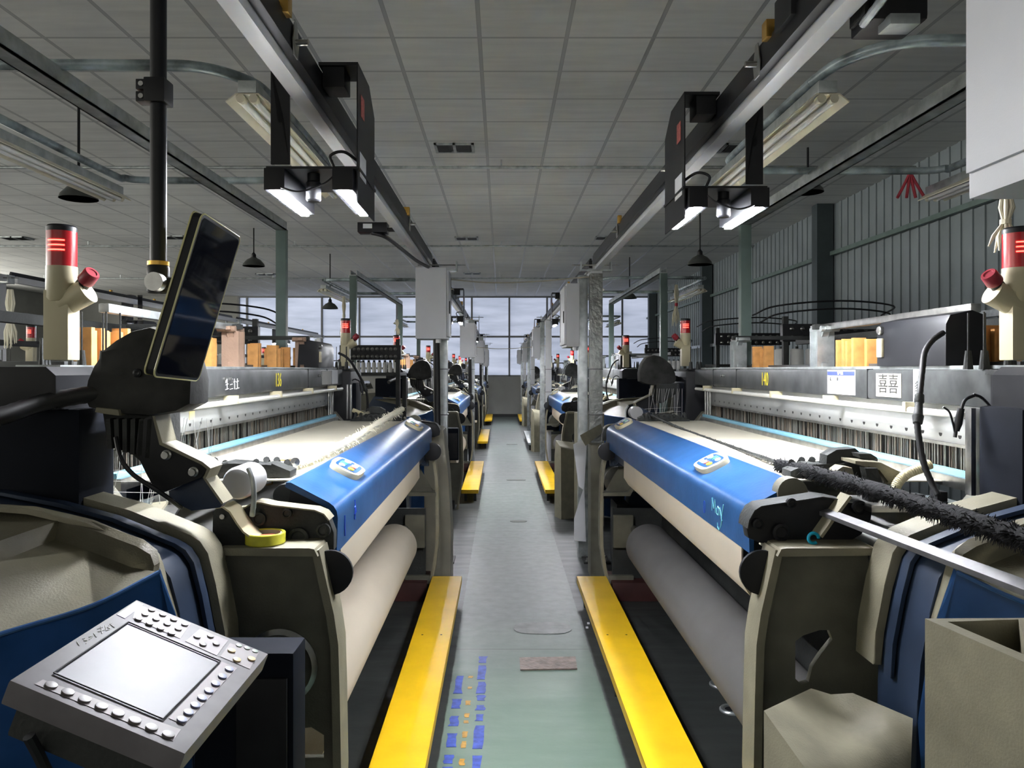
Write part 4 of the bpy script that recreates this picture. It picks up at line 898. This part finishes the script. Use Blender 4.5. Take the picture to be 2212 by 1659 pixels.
def lamp_frame(s, y0, label):
    X = lambda u: C0 + s * u; c = Vector((X(1.66), y0 + 2, 0)); T = lambda v: v - c; r = empty('lamp_frame', c)
    z = 2.6; u0 = 1.66 if s < 0 else 1.515
    for yy in (y0, y0 + 3.7):
        MB(T).box(X(u0) - .035, X(u0) + .035, yy - .03, yy + .03, 0, z - .03, .004).build('post', GREENP, r)
    ra = MB(T); ra.box(X(u0) - .035, X(u0) + .035, y0 - .03, y0 + 3.73, z - .03, z - .022); ra.box(X(u0) - .035, X(u0) - .028, y0, y0 + 3.7, z - .03, z + .03); ra.box(X(u0) + .028, X(u0) + .035, y0, y0 + 3.7, z - .03, z + .03)
    ra.build('channel_rail', GALV, r)
    ua, ub = 1.0, 2.2; ya, yb = y0 + .95, y0 + 2.55; k = .16
    loop = [(ua, ya + .35), (ua + .03, ya + k), (ua + k, ya + .02), (ua + .4, ya), (ub - k, ya), (ub - .03, ya + .06), (ub, ya + k), (ub, yb - k), (ub - .03, yb - .05), (ub - k, yb), (ua + .4, yb), (ua + k, yb - .02), (ua + .03, yb - k), (ua, yb - .35)]
    pts = [(X(u), y, z + .04) for u, y in loop]; pts.append(pts[0])
    MB(T).tube(curve_pts(pts, 5), .019, 12).build('tube_ring', mat('blue white painted tube', (.32, .38, .40), .35, .2, var=.8, vscale=9), r)
    tag(r, label, 'lamp frame', 'steel lamp frames over the looms'); return r
for s, side in ((-1, 'left'), (1, 'right')):
    for k in range(3):
        y0 = 1.68 + 6.3 * k
        lamp_frame(s, y0 - (0 if s < 0 else .2), 'steel lamp frame with curved tube over the %s loom of the %s row' % (['nearest', 'second', 'third'][k], side))
        for u, wh in ((1.005, 'aisle'), (2.2, 'rear')):
            if k == 2 and wh == 'aisle': continue
            fixture(C0 + s * u, y0 + .98, y0 + 2.48, 2.545 if wh == 'aisle' else 2.53, 'unlit twin tube light on the %s side of the %s lamp frame, %s row' % (wh, ['nearest', 'second', 'third'][k], side))

# yarn hanks hanging from frames
def hank(px, py, Y, h, label, m=LINT, band=False):
    p = P(px, py, Y); r = empty('yarn_hank', p); n = 9
    for i in range(n):
        a = random.uniform(-.02, .02); b = random.uniform(-.02, .02)
        o = None
    q = MB()
    for i in range(16):
        a = random.uniform(-.022, .022); b = random.uniform(-.018, .018); sp = random.uniform(-.035, .035)
        q.tube([(a * .6, b * .6, 0), (a, b, -h * .25), (a * .35, b * .35, -h * .5), (a * 1.2 + sp * .5, b, -h * .75), (a + sp, b, -h * random.uniform(.9, 1.05))], [.004, .006, .004, .006, .002], 6)
    q.build('yarn', m, r)
    MB().tube([(0, 0, -h * .46), (0, 0, -h * .54)], .016, 10).build('tie', REDC if band else m, r)
    tag(r, label, 'yarn hank', 'yarn hanks hanging on the lamp frames'); return r
hank(743, 640, 8.2, .42, 'pale yarn hank hanging before the left green post above the second red tower')
hank(1461, 615, 8.1, .42, 'pale yarn hank tied with red cloth beside the right grey green post', band=True)
hank(1322, 690, 13.0, .42, 'yarn hank tied in a bow against the far windows on the right')
hank(858, 690, 11.4, .22, 'small torn rag on the far left lamp frame post')
hank(2172, 418, 2.3, .17, 'pale yarn tassel under the big cabinet at the upper right edge')
hank(22, 625, 4.6, .34, 'pale yarn hank hanging at the left edge of the photo')
for i, (px, py) in enumerate(((1966, 372),)):
    q = MB(); p = P(px, py, 4.2)
    for a in (-.07, -.02, .03, .08): q.tube(curve_pts([p, p + Vector((a * .4, 0, -.06)), p + Vector((a, 0, -.14))], 4), .008, 6)
    o = q.build('red_rag', REDC); tag(o, 'red rag tied to the end of the right rear light fixture', 'rag')

# ------------------------------------------------------------------ yarn creels behind the looms
def creel(x0, x1, y, z, label, n=9, rings=True, low=0.):
    c = Vector(((x0 + x1) / 2, y, 0)); T = lambda v: v - c; r = empty('yarn_creel', c)
    fr = MB(T)
    for x in (x0, x1):
        fr.box(x - .02, x + .02, y - .02, y + .02, 0, z + .42 - low, .003)
        fr.box(x - .02, x + .02, y, y + .5, z - .03, z, .003); fr.box(x - .02, x + .02, y + .46, y + .5, 0, z)
    fr.box(x0, x1, y - .015, y + .015, z - .03, z); fr.box(x0, x1, y + .46, y + .5, z - .03, z)
    fr.build('frame', IRON, r)
    MB(T).box(x0 - .03, x1 + .03, y - .03, y + .03, z + .22 - low, z + .36 - low, .006).build('tension_bar', BLACK, r)
    for i in range(n):
        x = x0 + (x1 - x0) * (i + .5) / n
        for zz_ in (.25, .32): MB(T).lathe([(.016, 0), (.018, .006), (.01, .012), (.004, .03), (.001, .03)], (x, y - .03, z + zz_ - low), 10, (0, -1, 0)).build('tension_knob', STEEL, r)
    if rings:
        for dz, e in ((.44, .10), (.50, .16)):
            MB(T).tube(curve_pts([(x0 - e, y + .3, z + dz - .05), (x0 - e * .5, y - .05, z + dz), ((x0 + x1) / 2, y - .16, z + dz + .03), (x1 + e * .5, y - .05, z + dz), (x1 + e, y + .3, z + dz - .05)], 6), .007, 8).build('guide_ring', BLACK, r)
    tag(r, label, 'yarn creel', 'yarn creels behind the looms'); return r
def bobbins(x0, x1, y, z, n, lb, grp, r=.045, h=.15):
    proto = None
    for i in range(n):
        if proto is None:
            proto = empty('yarn_bobbin', (0, 0, 0)); MB().lathe([(r * .7, 0), (r, .006), (r * .97, h - .01), (r * .75, h), (.001, h)], (0, 0, 0), 24).build('yarn', YARN, proto)
            MB().lathe([(.012, 0), (.012, h + .02), (.001, h + .02)], (0, 0, 0), 12).build('cone_tube', IRON, proto); o = proto
        else: o = copy_tree(proto)
        o.location = (x0 + (x1 - x0) * (i / max(1, n - 1)), y, z); tag(o, lb, 'bobbin', grp)
creel(2.25, 3.0, 6.1, 1.60, 'dark yarn creel with curved guide rings behind the right foreground loom')
bobbins(2.31, 2.95, 6.35, 1.60, 6, 'white yarn bobbin standing on the creel behind the right foreground loom', 'bobbins on the right creel', .055, .17)
creel(-2.5, -1.95, 6.1, 1.58, 'dark yarn creel with guide rings behind the left foreground loom')
bobbins(-2.42, -2.03, 6.35, 1.58, 4, 'white yarn bobbin standing on the creel behind the left foreground loom', 'bobbins on the left creel')
creel(-1.5, -.98, 7.3, 1.57, 'long dark yarn creel between the second and third red towers on the left', 12, False, .10)
bobbins(-1.45, -1.03, 7.5, 1.57, 9, 'pale yarn bobbin on the creel beside the second loom on the left', 'bobbins on the second left creel', .022, .10)
creel(2.45, 3.1, 13.0, 1.60, 'dark yarn creel behind the second loom on the right', 10)
bobbins(2.5, 3.05, 13.25, 1.60, 8, 'pale yarn bobbin on the creel behind the second loom on the right', 'bobbins on the second right creel', .035, .15)
creel(2.5, 3.3, 8.9, 1.66, 'yarn creel against the corrugated wall, right of the second red tower', 10)

# wooden heald slats rising above the beams of the two nearest looms
def slats(s, groups, lb, grp):
    proto = None
    for y, n, dz, u, where in groups:
        for i in range(n):
            if proto is None: proto = MB().box(-.028, .028, -.011, .011, 0, .125, .002).build('heald_slat', WOOD); o = proto
            else: o = proto.copy(); col.objects.link(o)
            o.location = (C0 + s * (u + random.uniform(0, .05)), y + .033 * i, 1.612 + random.uniform(-.004, .012) + dz - .02)
            o.location.z = 1.612
            o.scale = (1, 1, random.uniform(.85, 1.08)); tag(o, lb % where, 'wooden slat', '%s, %s' % (grp, where))
slats(-1, ((2.45, 9, 0, 1.44, 'beside the nearest signal tower'), (3.42, 5, 0, 1.43, 'right of the hanging tablet'), (4.15, 3, 0, 1.43, 'just behind the first brown bracket'), (4.40, 9, 0, 1.43, 'midway between the two brown brackets'), (5.08, 7, 0, 1.43, 'beyond the second brown bracket')), 'orange wooden slat on the left loom beam, %s', 'wooden heald slats of the left foreground loom')
slats(1, ((2.50, 4, 0, 1.50, 'behind the black box'), (3.33, 7, 0, 1.43, 'under the grey top bar'), (4.58, 5, 0, 1.43, 'nearer side of the far bracket'), (5.05, 4, 0, 1.43, 'beyond the far bracket')), 'orange wooden slat on the right loom beam, %s', 'wooden heald slats of the right foreground loom')
slats(-1, ((11.1, 8, 0, 1.43, 'farther cluster'), (10.2, 5, 0, 1.43, 'nearer cluster')), 'small orange wooden slat on the second left loom, %s', 'wooden heald slats of the second left loom')

# ------------------------------------------------------------------ lettering
def text(body, loc, rot, size, m, parent=None, name='lettering', ext=.0006, sx=1.):
    cu = bpy.data.curves.new(name, 'FONT'); cu.body = body; cu.size = size; cu.extrude = ext; cu.align_x = 'CENTER'; cu.align_y = 'CENTER'
    cu.materials.append(m); o = bpy.data.objects.new(name, cu); col.objects.link(o); o.location = loc; o.rotation_euler = rot; o.scale = (sx, 1, 1)
    dg = bpy.context.evaluated_depsgraph_get(); me = bpy.data.meshes.new_from_object(o.evaluated_get(dg)); me.materials.clear(); me.materials.append(m)
    n = bpy.data.objects.new(name, me); col.objects.link(n); n.location = loc; n.rotation_euler = rot; n.scale = (sx, 1, 1); bpy.data.objects.remove(o)
    if parent:
        n.parent = parent; n.location = Vector(loc) - parent.location
    return n
LL, RR = LOOMS[(-1, 0)], LOOMS[(1, 0)]
text('136', (C0 - 1.278, 3.98, 1.542), (PI / 2, 0, PI / 2), .10, YTXT, LL, 'beam_number', sx=.75)
text('140', (C0 + 1.278, 4.10, 1.545), (PI / 2, 0, -PI / 2), .10, YTXT, RR, 'beam_number', sx=.75)
def stroke(name, pts2, org, ex, ez, m, parent, w=.0022):
    q = MB(lambda v: v - parent.location)
    for st in pts2: q.tube([org + ex * a + ez * b for a, b in st], w, 6)
    return q.build(name, m, parent)
ey = Vector((0, 1, 0)); ezz = Vector((0, 0, 1))
# "Max" handwriting on the right cover, which reads from the aisle: letters run towards the camera
stroke('handwriting', [[(0, 0), (.004, .045), (.016, .012), (.028, .045), (.032, 0)], [(.062, .02), (.052, .028), (.042, .018), (.044, .002), (.054, -.002), (.062, .012), (.063, .024), (.064, 0)], [(.068, .028), (.086, -.012)], [(.098, .045), (.09, .02), (.078, -.03), (.062, -.05), (.05, -.042), (.048, -.028)]],
       Vector((C0 + .6135, 2.70, 1.105)), -ey * 1.45, ezz, CYAN, RR, .0017)
stroke('ink_oval', [[(.01 * math.cos(t), .022 * math.sin(t)) for t in [2 * PI * i / 14 for i in range(15)]]], Vector((C0 + .6135, 2.80, 1.10)), -ey, ezz, INKB, RR, .0008)
stroke('ink_mark', [[(0, 0), (.002, .03)], [(.004, -.02), (.0, .045)]], Vector((C0 - .6135, 2.40, 1.10)), ey, ezz, INKB, LL, .002)
stroke('ink_marks', [[(0, .02), (.014, .03), (.01, -.01), (0, .0)], [(.006, -.02), (.008, .045)], [(.02, .02), (.028, .0)]], Vector((C0 - .6135, 2.56, 1.12)), ey, ezz, INKB, LL, .002)
# chalked characters on the left beam
stroke('chalk_writing', [[(0, .0), (.035, .004)], [(.002, .02), (.034, .024)], [(.016, .045), (.018, 0)], [(.006, .04), (.0, .028)], [(.05, .04), (.085, .044)], [(.056, .02), (.082, .022)], [(.05, 0), (.088, .003)], [(.105, .045), (.11, 0)], [(.098, .03), (.118, .034)], [(.128, .03), (.16, .034)], [(.144, .045), (.145, .002)], [(.125, .0), (.165, .004)]],
       Vector((C0 - 1.279, 3.22, 1.515)), ey, ezz, CHALK, LL, .0014)
# papers and stickers on beams
def card(name, y0, y1, z0, z1, s, u, m, parent):
    return MB(lambda v: v - parent.location).box(*sorted((C0 + s * u, C0 + s * (u - .0015))), y0, y1, z0, z1).build(name, m, parent, smooth=False)
c = card('settings_card', 3.05, 3.31, 1.497, 1.598, 1, 1.279, PAPER, RR)
card('card_header', 3.055, 3.305, 1.575, 1.592, 1, 1.2772, mat('blue card header', (.05, .07, .55), .5, var=0), RR)
text('生产信息', (C0 + 1.2755, 3.18, 1.583), (PI / 2, 0, -PI / 2), .014, PAPER, RR, 'card_title')
for i in range(5): card('card_rule', 3.07, 3.20, 1.508 + .013 * i, 1.5088 + .013 * i, 1, 1.2772, mat('pale blue rule', (.25, .3, .6), .6, var=0), RR)
card('paper_note', 2.70, 2.88, 1.50, 1.585, 1, 1.279, LINT, RR); text('喜喜', (C0 + 1.2765, 2.79, 1.543), (PI / 2, 0, -PI / 2), .075, INKK, RR, 'note_writing')
card('paper_note', 2.565, 2.62, 1.47, 1.60, 1, 1.279, PAPER, RR); text('多', (C0 + 1.2765, 2.592, 1.54), (PI / 2, 0, -PI / 2), .04, INKK, RR, 'note_writing')
card('paper_label', 4.95, 5.22, 1.50, 1.59, -1, 1.279, mat('grey label', (.42, .42, .40), .6, var=.1), LL)
card('paper_label', 5.24, 5.42, 1.50, 1.595, -1, 1.279, PAPER, LL)
card('orange_sticker', 2.98, 3.03, 1.405, 1.437, -1, 1.334, STICK, LL)

# ------------------------------------------------------------------ control terminal of the left foreground loom
K = 1.38; cam = Vector((0, 0, H))
q0 = [Vector((-0.47412756, 1., -0.2990373)), Vector((-0.29998483, .99120235, -0.36618426)), Vector((-0.30369374, .73900293, -0.36905682)), Vector((-0.47783648, .74780059, -0.30190986))]
TP = [cam + v * K for v in q0]; ta = TP[1] - TP[0]; tb_ = TP[3] - TP[0]; tn = ta.cross(tb_).normalized()
if tn.z < 0: tn = -tn
rl = LL.location
TT = lambda v: v - rl
def tq(a, b, h=0): return TP[0] + ta * a + tb_ * b + tn * h
term = MB(TT).plate([tq(0, 0), tq(1, 0), tq(1, 1), tq(0, 1)], -tn * .035, .004).build('control_terminal', TERMG, LL)
MB(TT).plate([tq(.06, .06, -.034), tq(.94, .06, -.034), tq(.94, .95, -.034), tq(.06, .95, -.034)], -tn * .05, .006).build('terminal_back', IRON, term)
def tpt(px, py, h=0): return ray_plane(px, py, TP[0] + tn * h, tn)
sc_ = [tpt(277, 1345, .001), tpt(475.6, 1429, .001), tpt(352, 1554.5, .001), tpt(115.5, 1455, .001)]
MB(TT).plate([v - tn * .0016 for v in sc_], tn * .0008).build('screen', SCRN, term, smooth=False)
q = MB(TT)
for a, b in zip(sc_, sc_[1:] + sc_[:1]):
    q.tube([a + tn * .0012, b + tn * .0012], .0012, 6)
q.build('screen_bezel', BLACK, term)
zt = lambda a, b: (.3851 * a, 1020 + .3851 * b)
for poly in (((765, 715 + 25), (1070, 850), (1010, 935), (745, 820)), ((1120, 880), (1280, 945), (1215, 1030), (1040, 950)), ((1290, 960), (1450, 1015), (1400, 1105), (1235, 1035)), ((1245, 1065), (1330, 1100), (1030, 1420), (945, 1380)), ((240, 1165), (1015, 1445), (970, 1510), (195, 1190))):
    MB(TT).plate([tpt(*zt(*p), .0002) for p in poly], tn * .0006).build('key_field', PINKG, term, smooth=False)
def key(px, py, r, m, asp=1., h=.0025):
    c = tpt(*zt(px, py), .0008); ua = ta.normalized(); ub = tb_.normalized()
    MB(TT).plate([c + ua * r * asp * math.cos(t) + ub * r * math.sin(t) for t in [2 * PI * i / 16 for i in range(16)]], tn * h, .0008).build('key', m, term)
for i in range(3):
    for j in range(4):
        if i == 2 and j == 3: pass
        key(850 - i * 37 + j * 62, 775 + i * 25 + j * 27, .0062, KEYG)
for a, b in ((1105, 925), (1180, 922), (1138, 968), (1212, 965)): key(a, b, .0062, KEYG)
for a, b in ((1298, 1003), (1410, 1050), (1328, 1055)): key(a, b, .007, mat('amber key', (.55, .42, .22), .4, var=0))
for a, b in ((1340, 973), (1385, 988), (1430, 1005)): key(a, b, .0055, mat('small green grey key', (.28, .34, .30), .4, var=0), h=.0015)
for i in range(8): key(1285 - 38 * i, 1108 + 40.5 * i, .0072, mat('blue grey key', (.20, .22, .36), .35, var=0))
for i in range(8): key(286 + 94 * i, 1198 + 39.5 * i, .0078, KEYG, 1.1)
q = MB(TT)
def line_on(pts): q.tube([tpt(*zt(*p), .0006) for p in pts], .0007, 5)
for pts in (((430, 950), (445, 972)), ((462, 935), (478, 930), (470, 945), (490, 945), (482, 962)), ((497, 925), (520, 918), (500, 940)), ((525, 905), (540, 925)), ((545, 880), (575, 870)), ((550, 895), (585, 885)), ((565, 865), (572, 905)), ((590, 860), (595, 890), (620, 880), (600, 870)), ((615, 850), (640, 870)), ((625, 845), (610, 862))): line_on(pts)
q.build('scratched_writing', CHALK, term)
MB(TT).plate([tpt(*zt(*p), .0003) for p in ((765, 725), (805, 745), (700, 822), (655, 800))], tn * .0005).build('name_strip', mat('faded lilac strip', (.30, .28, .42), .5, var=.3, vscale=60), term, smooth=False)
MB(TT).tube([TP[0].lerp(TP[2], .5) - tn * .07, Vector((-.62, 1.5, 1.0)), Vector((-.66, 1.72, .9))], .022, 14).build('terminal_arm', BLACK, term)
MB(TT).tube(curve_pts([TP[3] - tn * .06 + ta * .2, Vector((-.60, 1.1, .95)), Vector((-.62, 1.35, .8)), Vector((-.66, 1.65, .7))], 6), .008, 8).build('terminal_cable', CABLE, term)

# ------------------------------------------------------------------ hanging tablet on its pole
K2 = 1.45
t0 = Vector(((436 - VX) / F, 1, -(460 - VY) / F)) * K2 + cam
t1 = Vector(((518 - VX) / F, 1, -(514 - VY) / F)) * K2 * 1.143 + cam
t2 = Vector(((430 - VX) / F, 1, -(822 - VY) / F)) * K2 * 1.1386 + cam
t3 = t0 + (t2 - t1)
ua = (t1 - t0).normalized(); ub = (t3 - t0); ub = (ub - ua * ub.dot(ua) * .9).normalized(); W_ = (t1 - t0).length; L_ = (t3 - t0).length
n_ = ua.cross(ub).normalized()
if n_.x < 0: n_ = -n_
r = empty('hanging_tablet', t0 + ua * W_ / 2 - n_ * .05); TB = lambda v: v - r.location
def tab(a, b, h): return t0 + ua * a + ub * b + n_ * h
def rr(x0, x1, y0, y1, rad, h, n=5):
    out = []
    for cx, cy, a0 in ((x1 - rad, y0 + rad, -PI / 2), (x1 - rad, y1 - rad, 0), (x0 + rad, y1 - rad, PI / 2), (x0 + rad, y0 + rad, PI)):
        for i in range(n + 1):
            a = a0 + PI / 2 * i / n; out.append(tab(cx + rad * math.cos(a), cy + rad * math.sin(a), h))
    return out
MB(TB).plate(rr(-.002, W_ + .002, -.002, L_ + .002, .014, -.019), n_ * .003, .001).build('clear_case', CLEARY, r)
pr_ = rr(-.001, W_ + .001, -.001, L_ + .001, .014, .001); MB(TB).tube(pr_ + [pr_[0]], .0018, 8).build('case_rim', CLEARY, r)
MB(TB).plate(rr(.0, W_ - .0, .0, L_ - .0, .012, -.016), n_ * .018, .001).build('body', BLACK, r)
MB(TB).plate(rr(.006, W_ - .006, .006, L_ - .006, .009, .0021), n_ * .0008).build('screen', GLASSBK, r)
pc = P(345, 612, 1.50)
MB(TB).tube([tab(W_ * .45, L_ * .42, -.018), pc + Vector((.02, .0, 0)), pc], .012, 12).build('holder_arm', IRON, r)
MB(TB).lathe([(.001, 0), (.016, 0), (.018, .004), (.018, .022), (.001, .022)], pc + Vector((.003, -.012, 0)), 24, (0, -1, 0)).build('ball_joint', STEEL, r)
px_ = P(342, 500, 1.52).x; zb_ = pc.z - .005
MB(TB).tube([(px_, 1.52, zb_ + .04), (px_, 1.52, zb_ + .28), (px_ + .002, 1.52, CZ - .02)], .0155, 18).build('pole', BLACK, r)
MB(TB).lathe([(.019, 0), (.021, .004), (.021, .05), (.019, .054), (.001, .054)], (px_, 1.52, zb_ - .012), 20).build('pole_socket', BLACK, r)
MB(TB).lathe([(.0205, 0), (.0205, .008), (.001, .008)], (px_, 1.52, zb_ + .042), 20).build('copper_ring', BRASS, r)
zc_ = P(340, 200, 1.52).z
q = MB(TB); q.box(px_ - .038, px_ - .012, 1.505, 1.535, zc_ - .022, zc_ - .002, .002); q.box(px_ - .038, px_ - .012, 1.505, 1.535, zc_ + .002, zc_ + .022, .002); q.box(px_ - .02, px_ + .021, 1.498, 1.542, zc_ - .024, zc_ + .024, .004); q.build('clamp', BLACK, r)
q = MB(TB); 
for dz in (-.012, .012): q.lathe([(.005, 0), (.005, .003), (.001, .003)], (px_ - .027, 1.505, zc_ + dz), 10, (0, -1, 0))
q.build('clamp_screws', STEEL, r)
tag(r, 'tablet in a yellowed clear case hanging from a black ceiling pole', 'tablet')

# ------------------------------------------------------------------ loose things
r = empty('tape_roll', (-.655, 2.135, 1.119))
MB().lathe([(.053, 0), (.0545, .002), (.0545, .028), (.053, .030), (.047, .030), (.045, .028), (.045, .003), (.047, .0)], (0, 0, 0), 40).build('tape', TAPEY, r)
MB().lathe([(.045, .002), (.045, .027), (.041, .028), (.040, .024), (.040, .002)], (0, 0, 0), 36).build('core', mat('cardboard core', (.32, .29, .23), .8), r)
MB().lathe([(.001, .001), (.028, .001), (.028, .020), (.001, .020)], (.006, -.002, 0), 28).build('round_label', TAPEC, r)
tag(r, 'roll of yellow tape lying on top of the left loom side frame', 'tape roll')
r = empty('thread_ring', (C0 + .735, 2.12, 1.119))
MB().tube([(.014 * math.cos(t), 0, .016 + .014 * math.sin(t)) for t in [2 * PI * i / 20 for i in range(18)]], .0045, 10).build('ring', TEAL, r)
tag(r, 'small teal plastic ring standing on the right loom side frame', 'ring')
o = MB().tube([(C0 + .68 + .014 * math.cos(t), 5.55, 1.115 + .02 + .02 * math.sin(t)) for t in [2 * PI * i / 14 for i in range(13)]], .006, 8).build('hook_ring', TEAL)
tag(o, 'teal hook at the far end of the right blue cover', 'hook')
def fringe(name, path, r, m, label, cat, hair, hl, down, rnd):
    root = empty(name, path[0]); T = lambda v: v - Vector(path[0]); rs = random.Random(rnd)
    pts = curve_pts(path, 14); rad = [r * (1 + rs.uniform(-.12, .16)) for _ in pts]
    MB(T).tube(pts, rad, 14).build('roll', m, root)
    q = MB(T)
    for i in range(hair):
        k = rs.uniform(0, len(pts) - 1.01); a = pts[int(k)].lerp(pts[int(k) + 1], k % 1); th = rs.uniform(0, 2 * PI)
        d = Vector((math.cos(th), rs.uniform(-.4, .4), math.sin(th) * .8 - down)).normalized(); l = hl * rs.uniform(.4, 1.)
        q.tube([a + d * r * .8, a + d * (r + l * .5), a + d * (r + l) + Vector((0, 0, -l * .2))], [.0014, .0011, .0004], 4)
    o = q.build('fringe', m, root); o['kind'] = 'stuff'
    return tag(root, label, cat)
fringe('selvedge_roll', [P(626, 1000, 2.62), P(680, 985, 2.85), P(760, 950, 3.45), P(820, 912, 4.3), P(868, 884, 5.2)], .017, LINT, 'pale fringed selvedge roll lying along the left blue cover', 'selvedge roll', 520, .022, .2, 3)
fringe('selvedge_roll', [P(1682, 1003, 2.62), P(1800, 1030, 2.3), P(1960, 1080, 1.9), P(2130, 1135, 1.55), P(2330, 1195, 1.28)], .0195, FUZZ, 'thick black fringed selvedge roll crossing over the right foreground loom', 'selvedge roll', 2600, .015, .5, 4)
fringe('selvedge_rope', [P(1398, 893, 5.25), P(1470, 925, 4.5), P(1560, 958, 3.6), P(1690, 1003, 2.66)], .0075, IRON, 'thin dark selvedge rope running along the right blue cover to the black roll', 'rope', 300, .008, .3, 5)
o = MB().plate([P(1770, 1104, 2.18), P(1790, 1098, 2.18), P(2330, 1292, 1.30), P(2310, 1312, 1.30)], (0, .004, -.012), .001).build('flat_bar', BARM)
tag(o, 'long grey flat steel bar slanting across the right foreground loom', 'steel bar')
r = empty('wire_hook', P(605, 1005, 2.62)); T = lambda v: v - r.location
MB(T).tube([P(628, 995, 2.60), P(592, 993, 2.60), P(590, 1022, 2.60), P(588, 1045, 2.58), P(575, 1048, 2.58)], .0022, 8).build('wire', BRASS, r)
MB(T).lathe([(.016, 0), (.016, .004), (.004, .006), (.004, .012), (.001, .012)], P(637, 998, 2.6), 18, (.5, -1, 0)).build('disc', STEEL, r)
MB(T).tube([P(610, 1012, 2.58) + Vector((.008 * math.cos(t), 0, .008 * math.sin(t))) for t in [2 * PI * i / 12 for i in range(13)]], .0015, 6).build('ring', STEEL, r)
tag(r, 'bent wire hook with disc at the near end of the pale fringed roll', 'hook')
# service box between the posts on the right, paper holder
r = empty('document_tray', (C0 + .62, 5.85, 0)); T = lambda v: v - r.location
MB(T).plate([P(1253, 940, 6.0), P(1298, 915, 6.3), P(1298, 928, 6.3), P(1262, 955, 6.0)], (.01, 0, -.03), .002).build('tray', BEIGE, r)
MB(T).box(C0 + .56, C0 + .66, 5.9, 6.1, 0, 1.02, .01).build('pedestal', BEIGE_D, r)
tag(r, 'beige pedestal with slanted tray at the far end of the right blue cover', 'pedestal')
o = MB().prism([(C0 - .70, 0), (C0 - .70, 1.16), (C0 - .62, 1.17), (C0 - .555, 1.15), (C0 - .52, .8), (C0 - .50, .4), (C0 - .50, 0)], 5.72, 6.0, .01).build('side_cover', mat('olive beige cover', (.19, .18, .14), .55, var=.2))
tag(o, 'tall curved beige side cover standing at the foot of the left post', 'cover')

# ------------------------------------------------------------------ camera, world, colour
cd = bpy.data.cameras.new('camera'); co = bpy.data.objects.new('camera', cd); col.objects.link(co)
co.location = (0, 0, H); co.rotation_euler = (PI / 2, 0, 0); cd.sensor_fit = 'HORIZONTAL'; cd.sensor_width = 36
cd.lens = 36 * F / 2212; cd.shift_x = (1106 - VX) / 2212; cd.shift_y = -(829.5 - VY) / 2212; cd.clip_start = .05; cd.clip_end = 200
scn.camera = co
w = bpy.data.worlds.new('world'); scn.world = w; w.use_nodes = True; w.node_tree.nodes['Background'].inputs[0].default_value = (.02, .022, .03, 1); w.node_tree.nodes['Background'].inputs[1].default_value = .3
scn.view_settings.view_transform = 'Standard'; scn.view_settings.look = 'None'; scn.view_settings.gamma = 1; scn.view_settings.use_curve_mapping = False
scn.view_settings.exposure = 1.45
scn.cycles.max_bounces = 8; scn.cycles.diffuse_bounces = 6; scn.cycles.sample_clamp_indirect = 60; scn.cycles.use_denoising = True
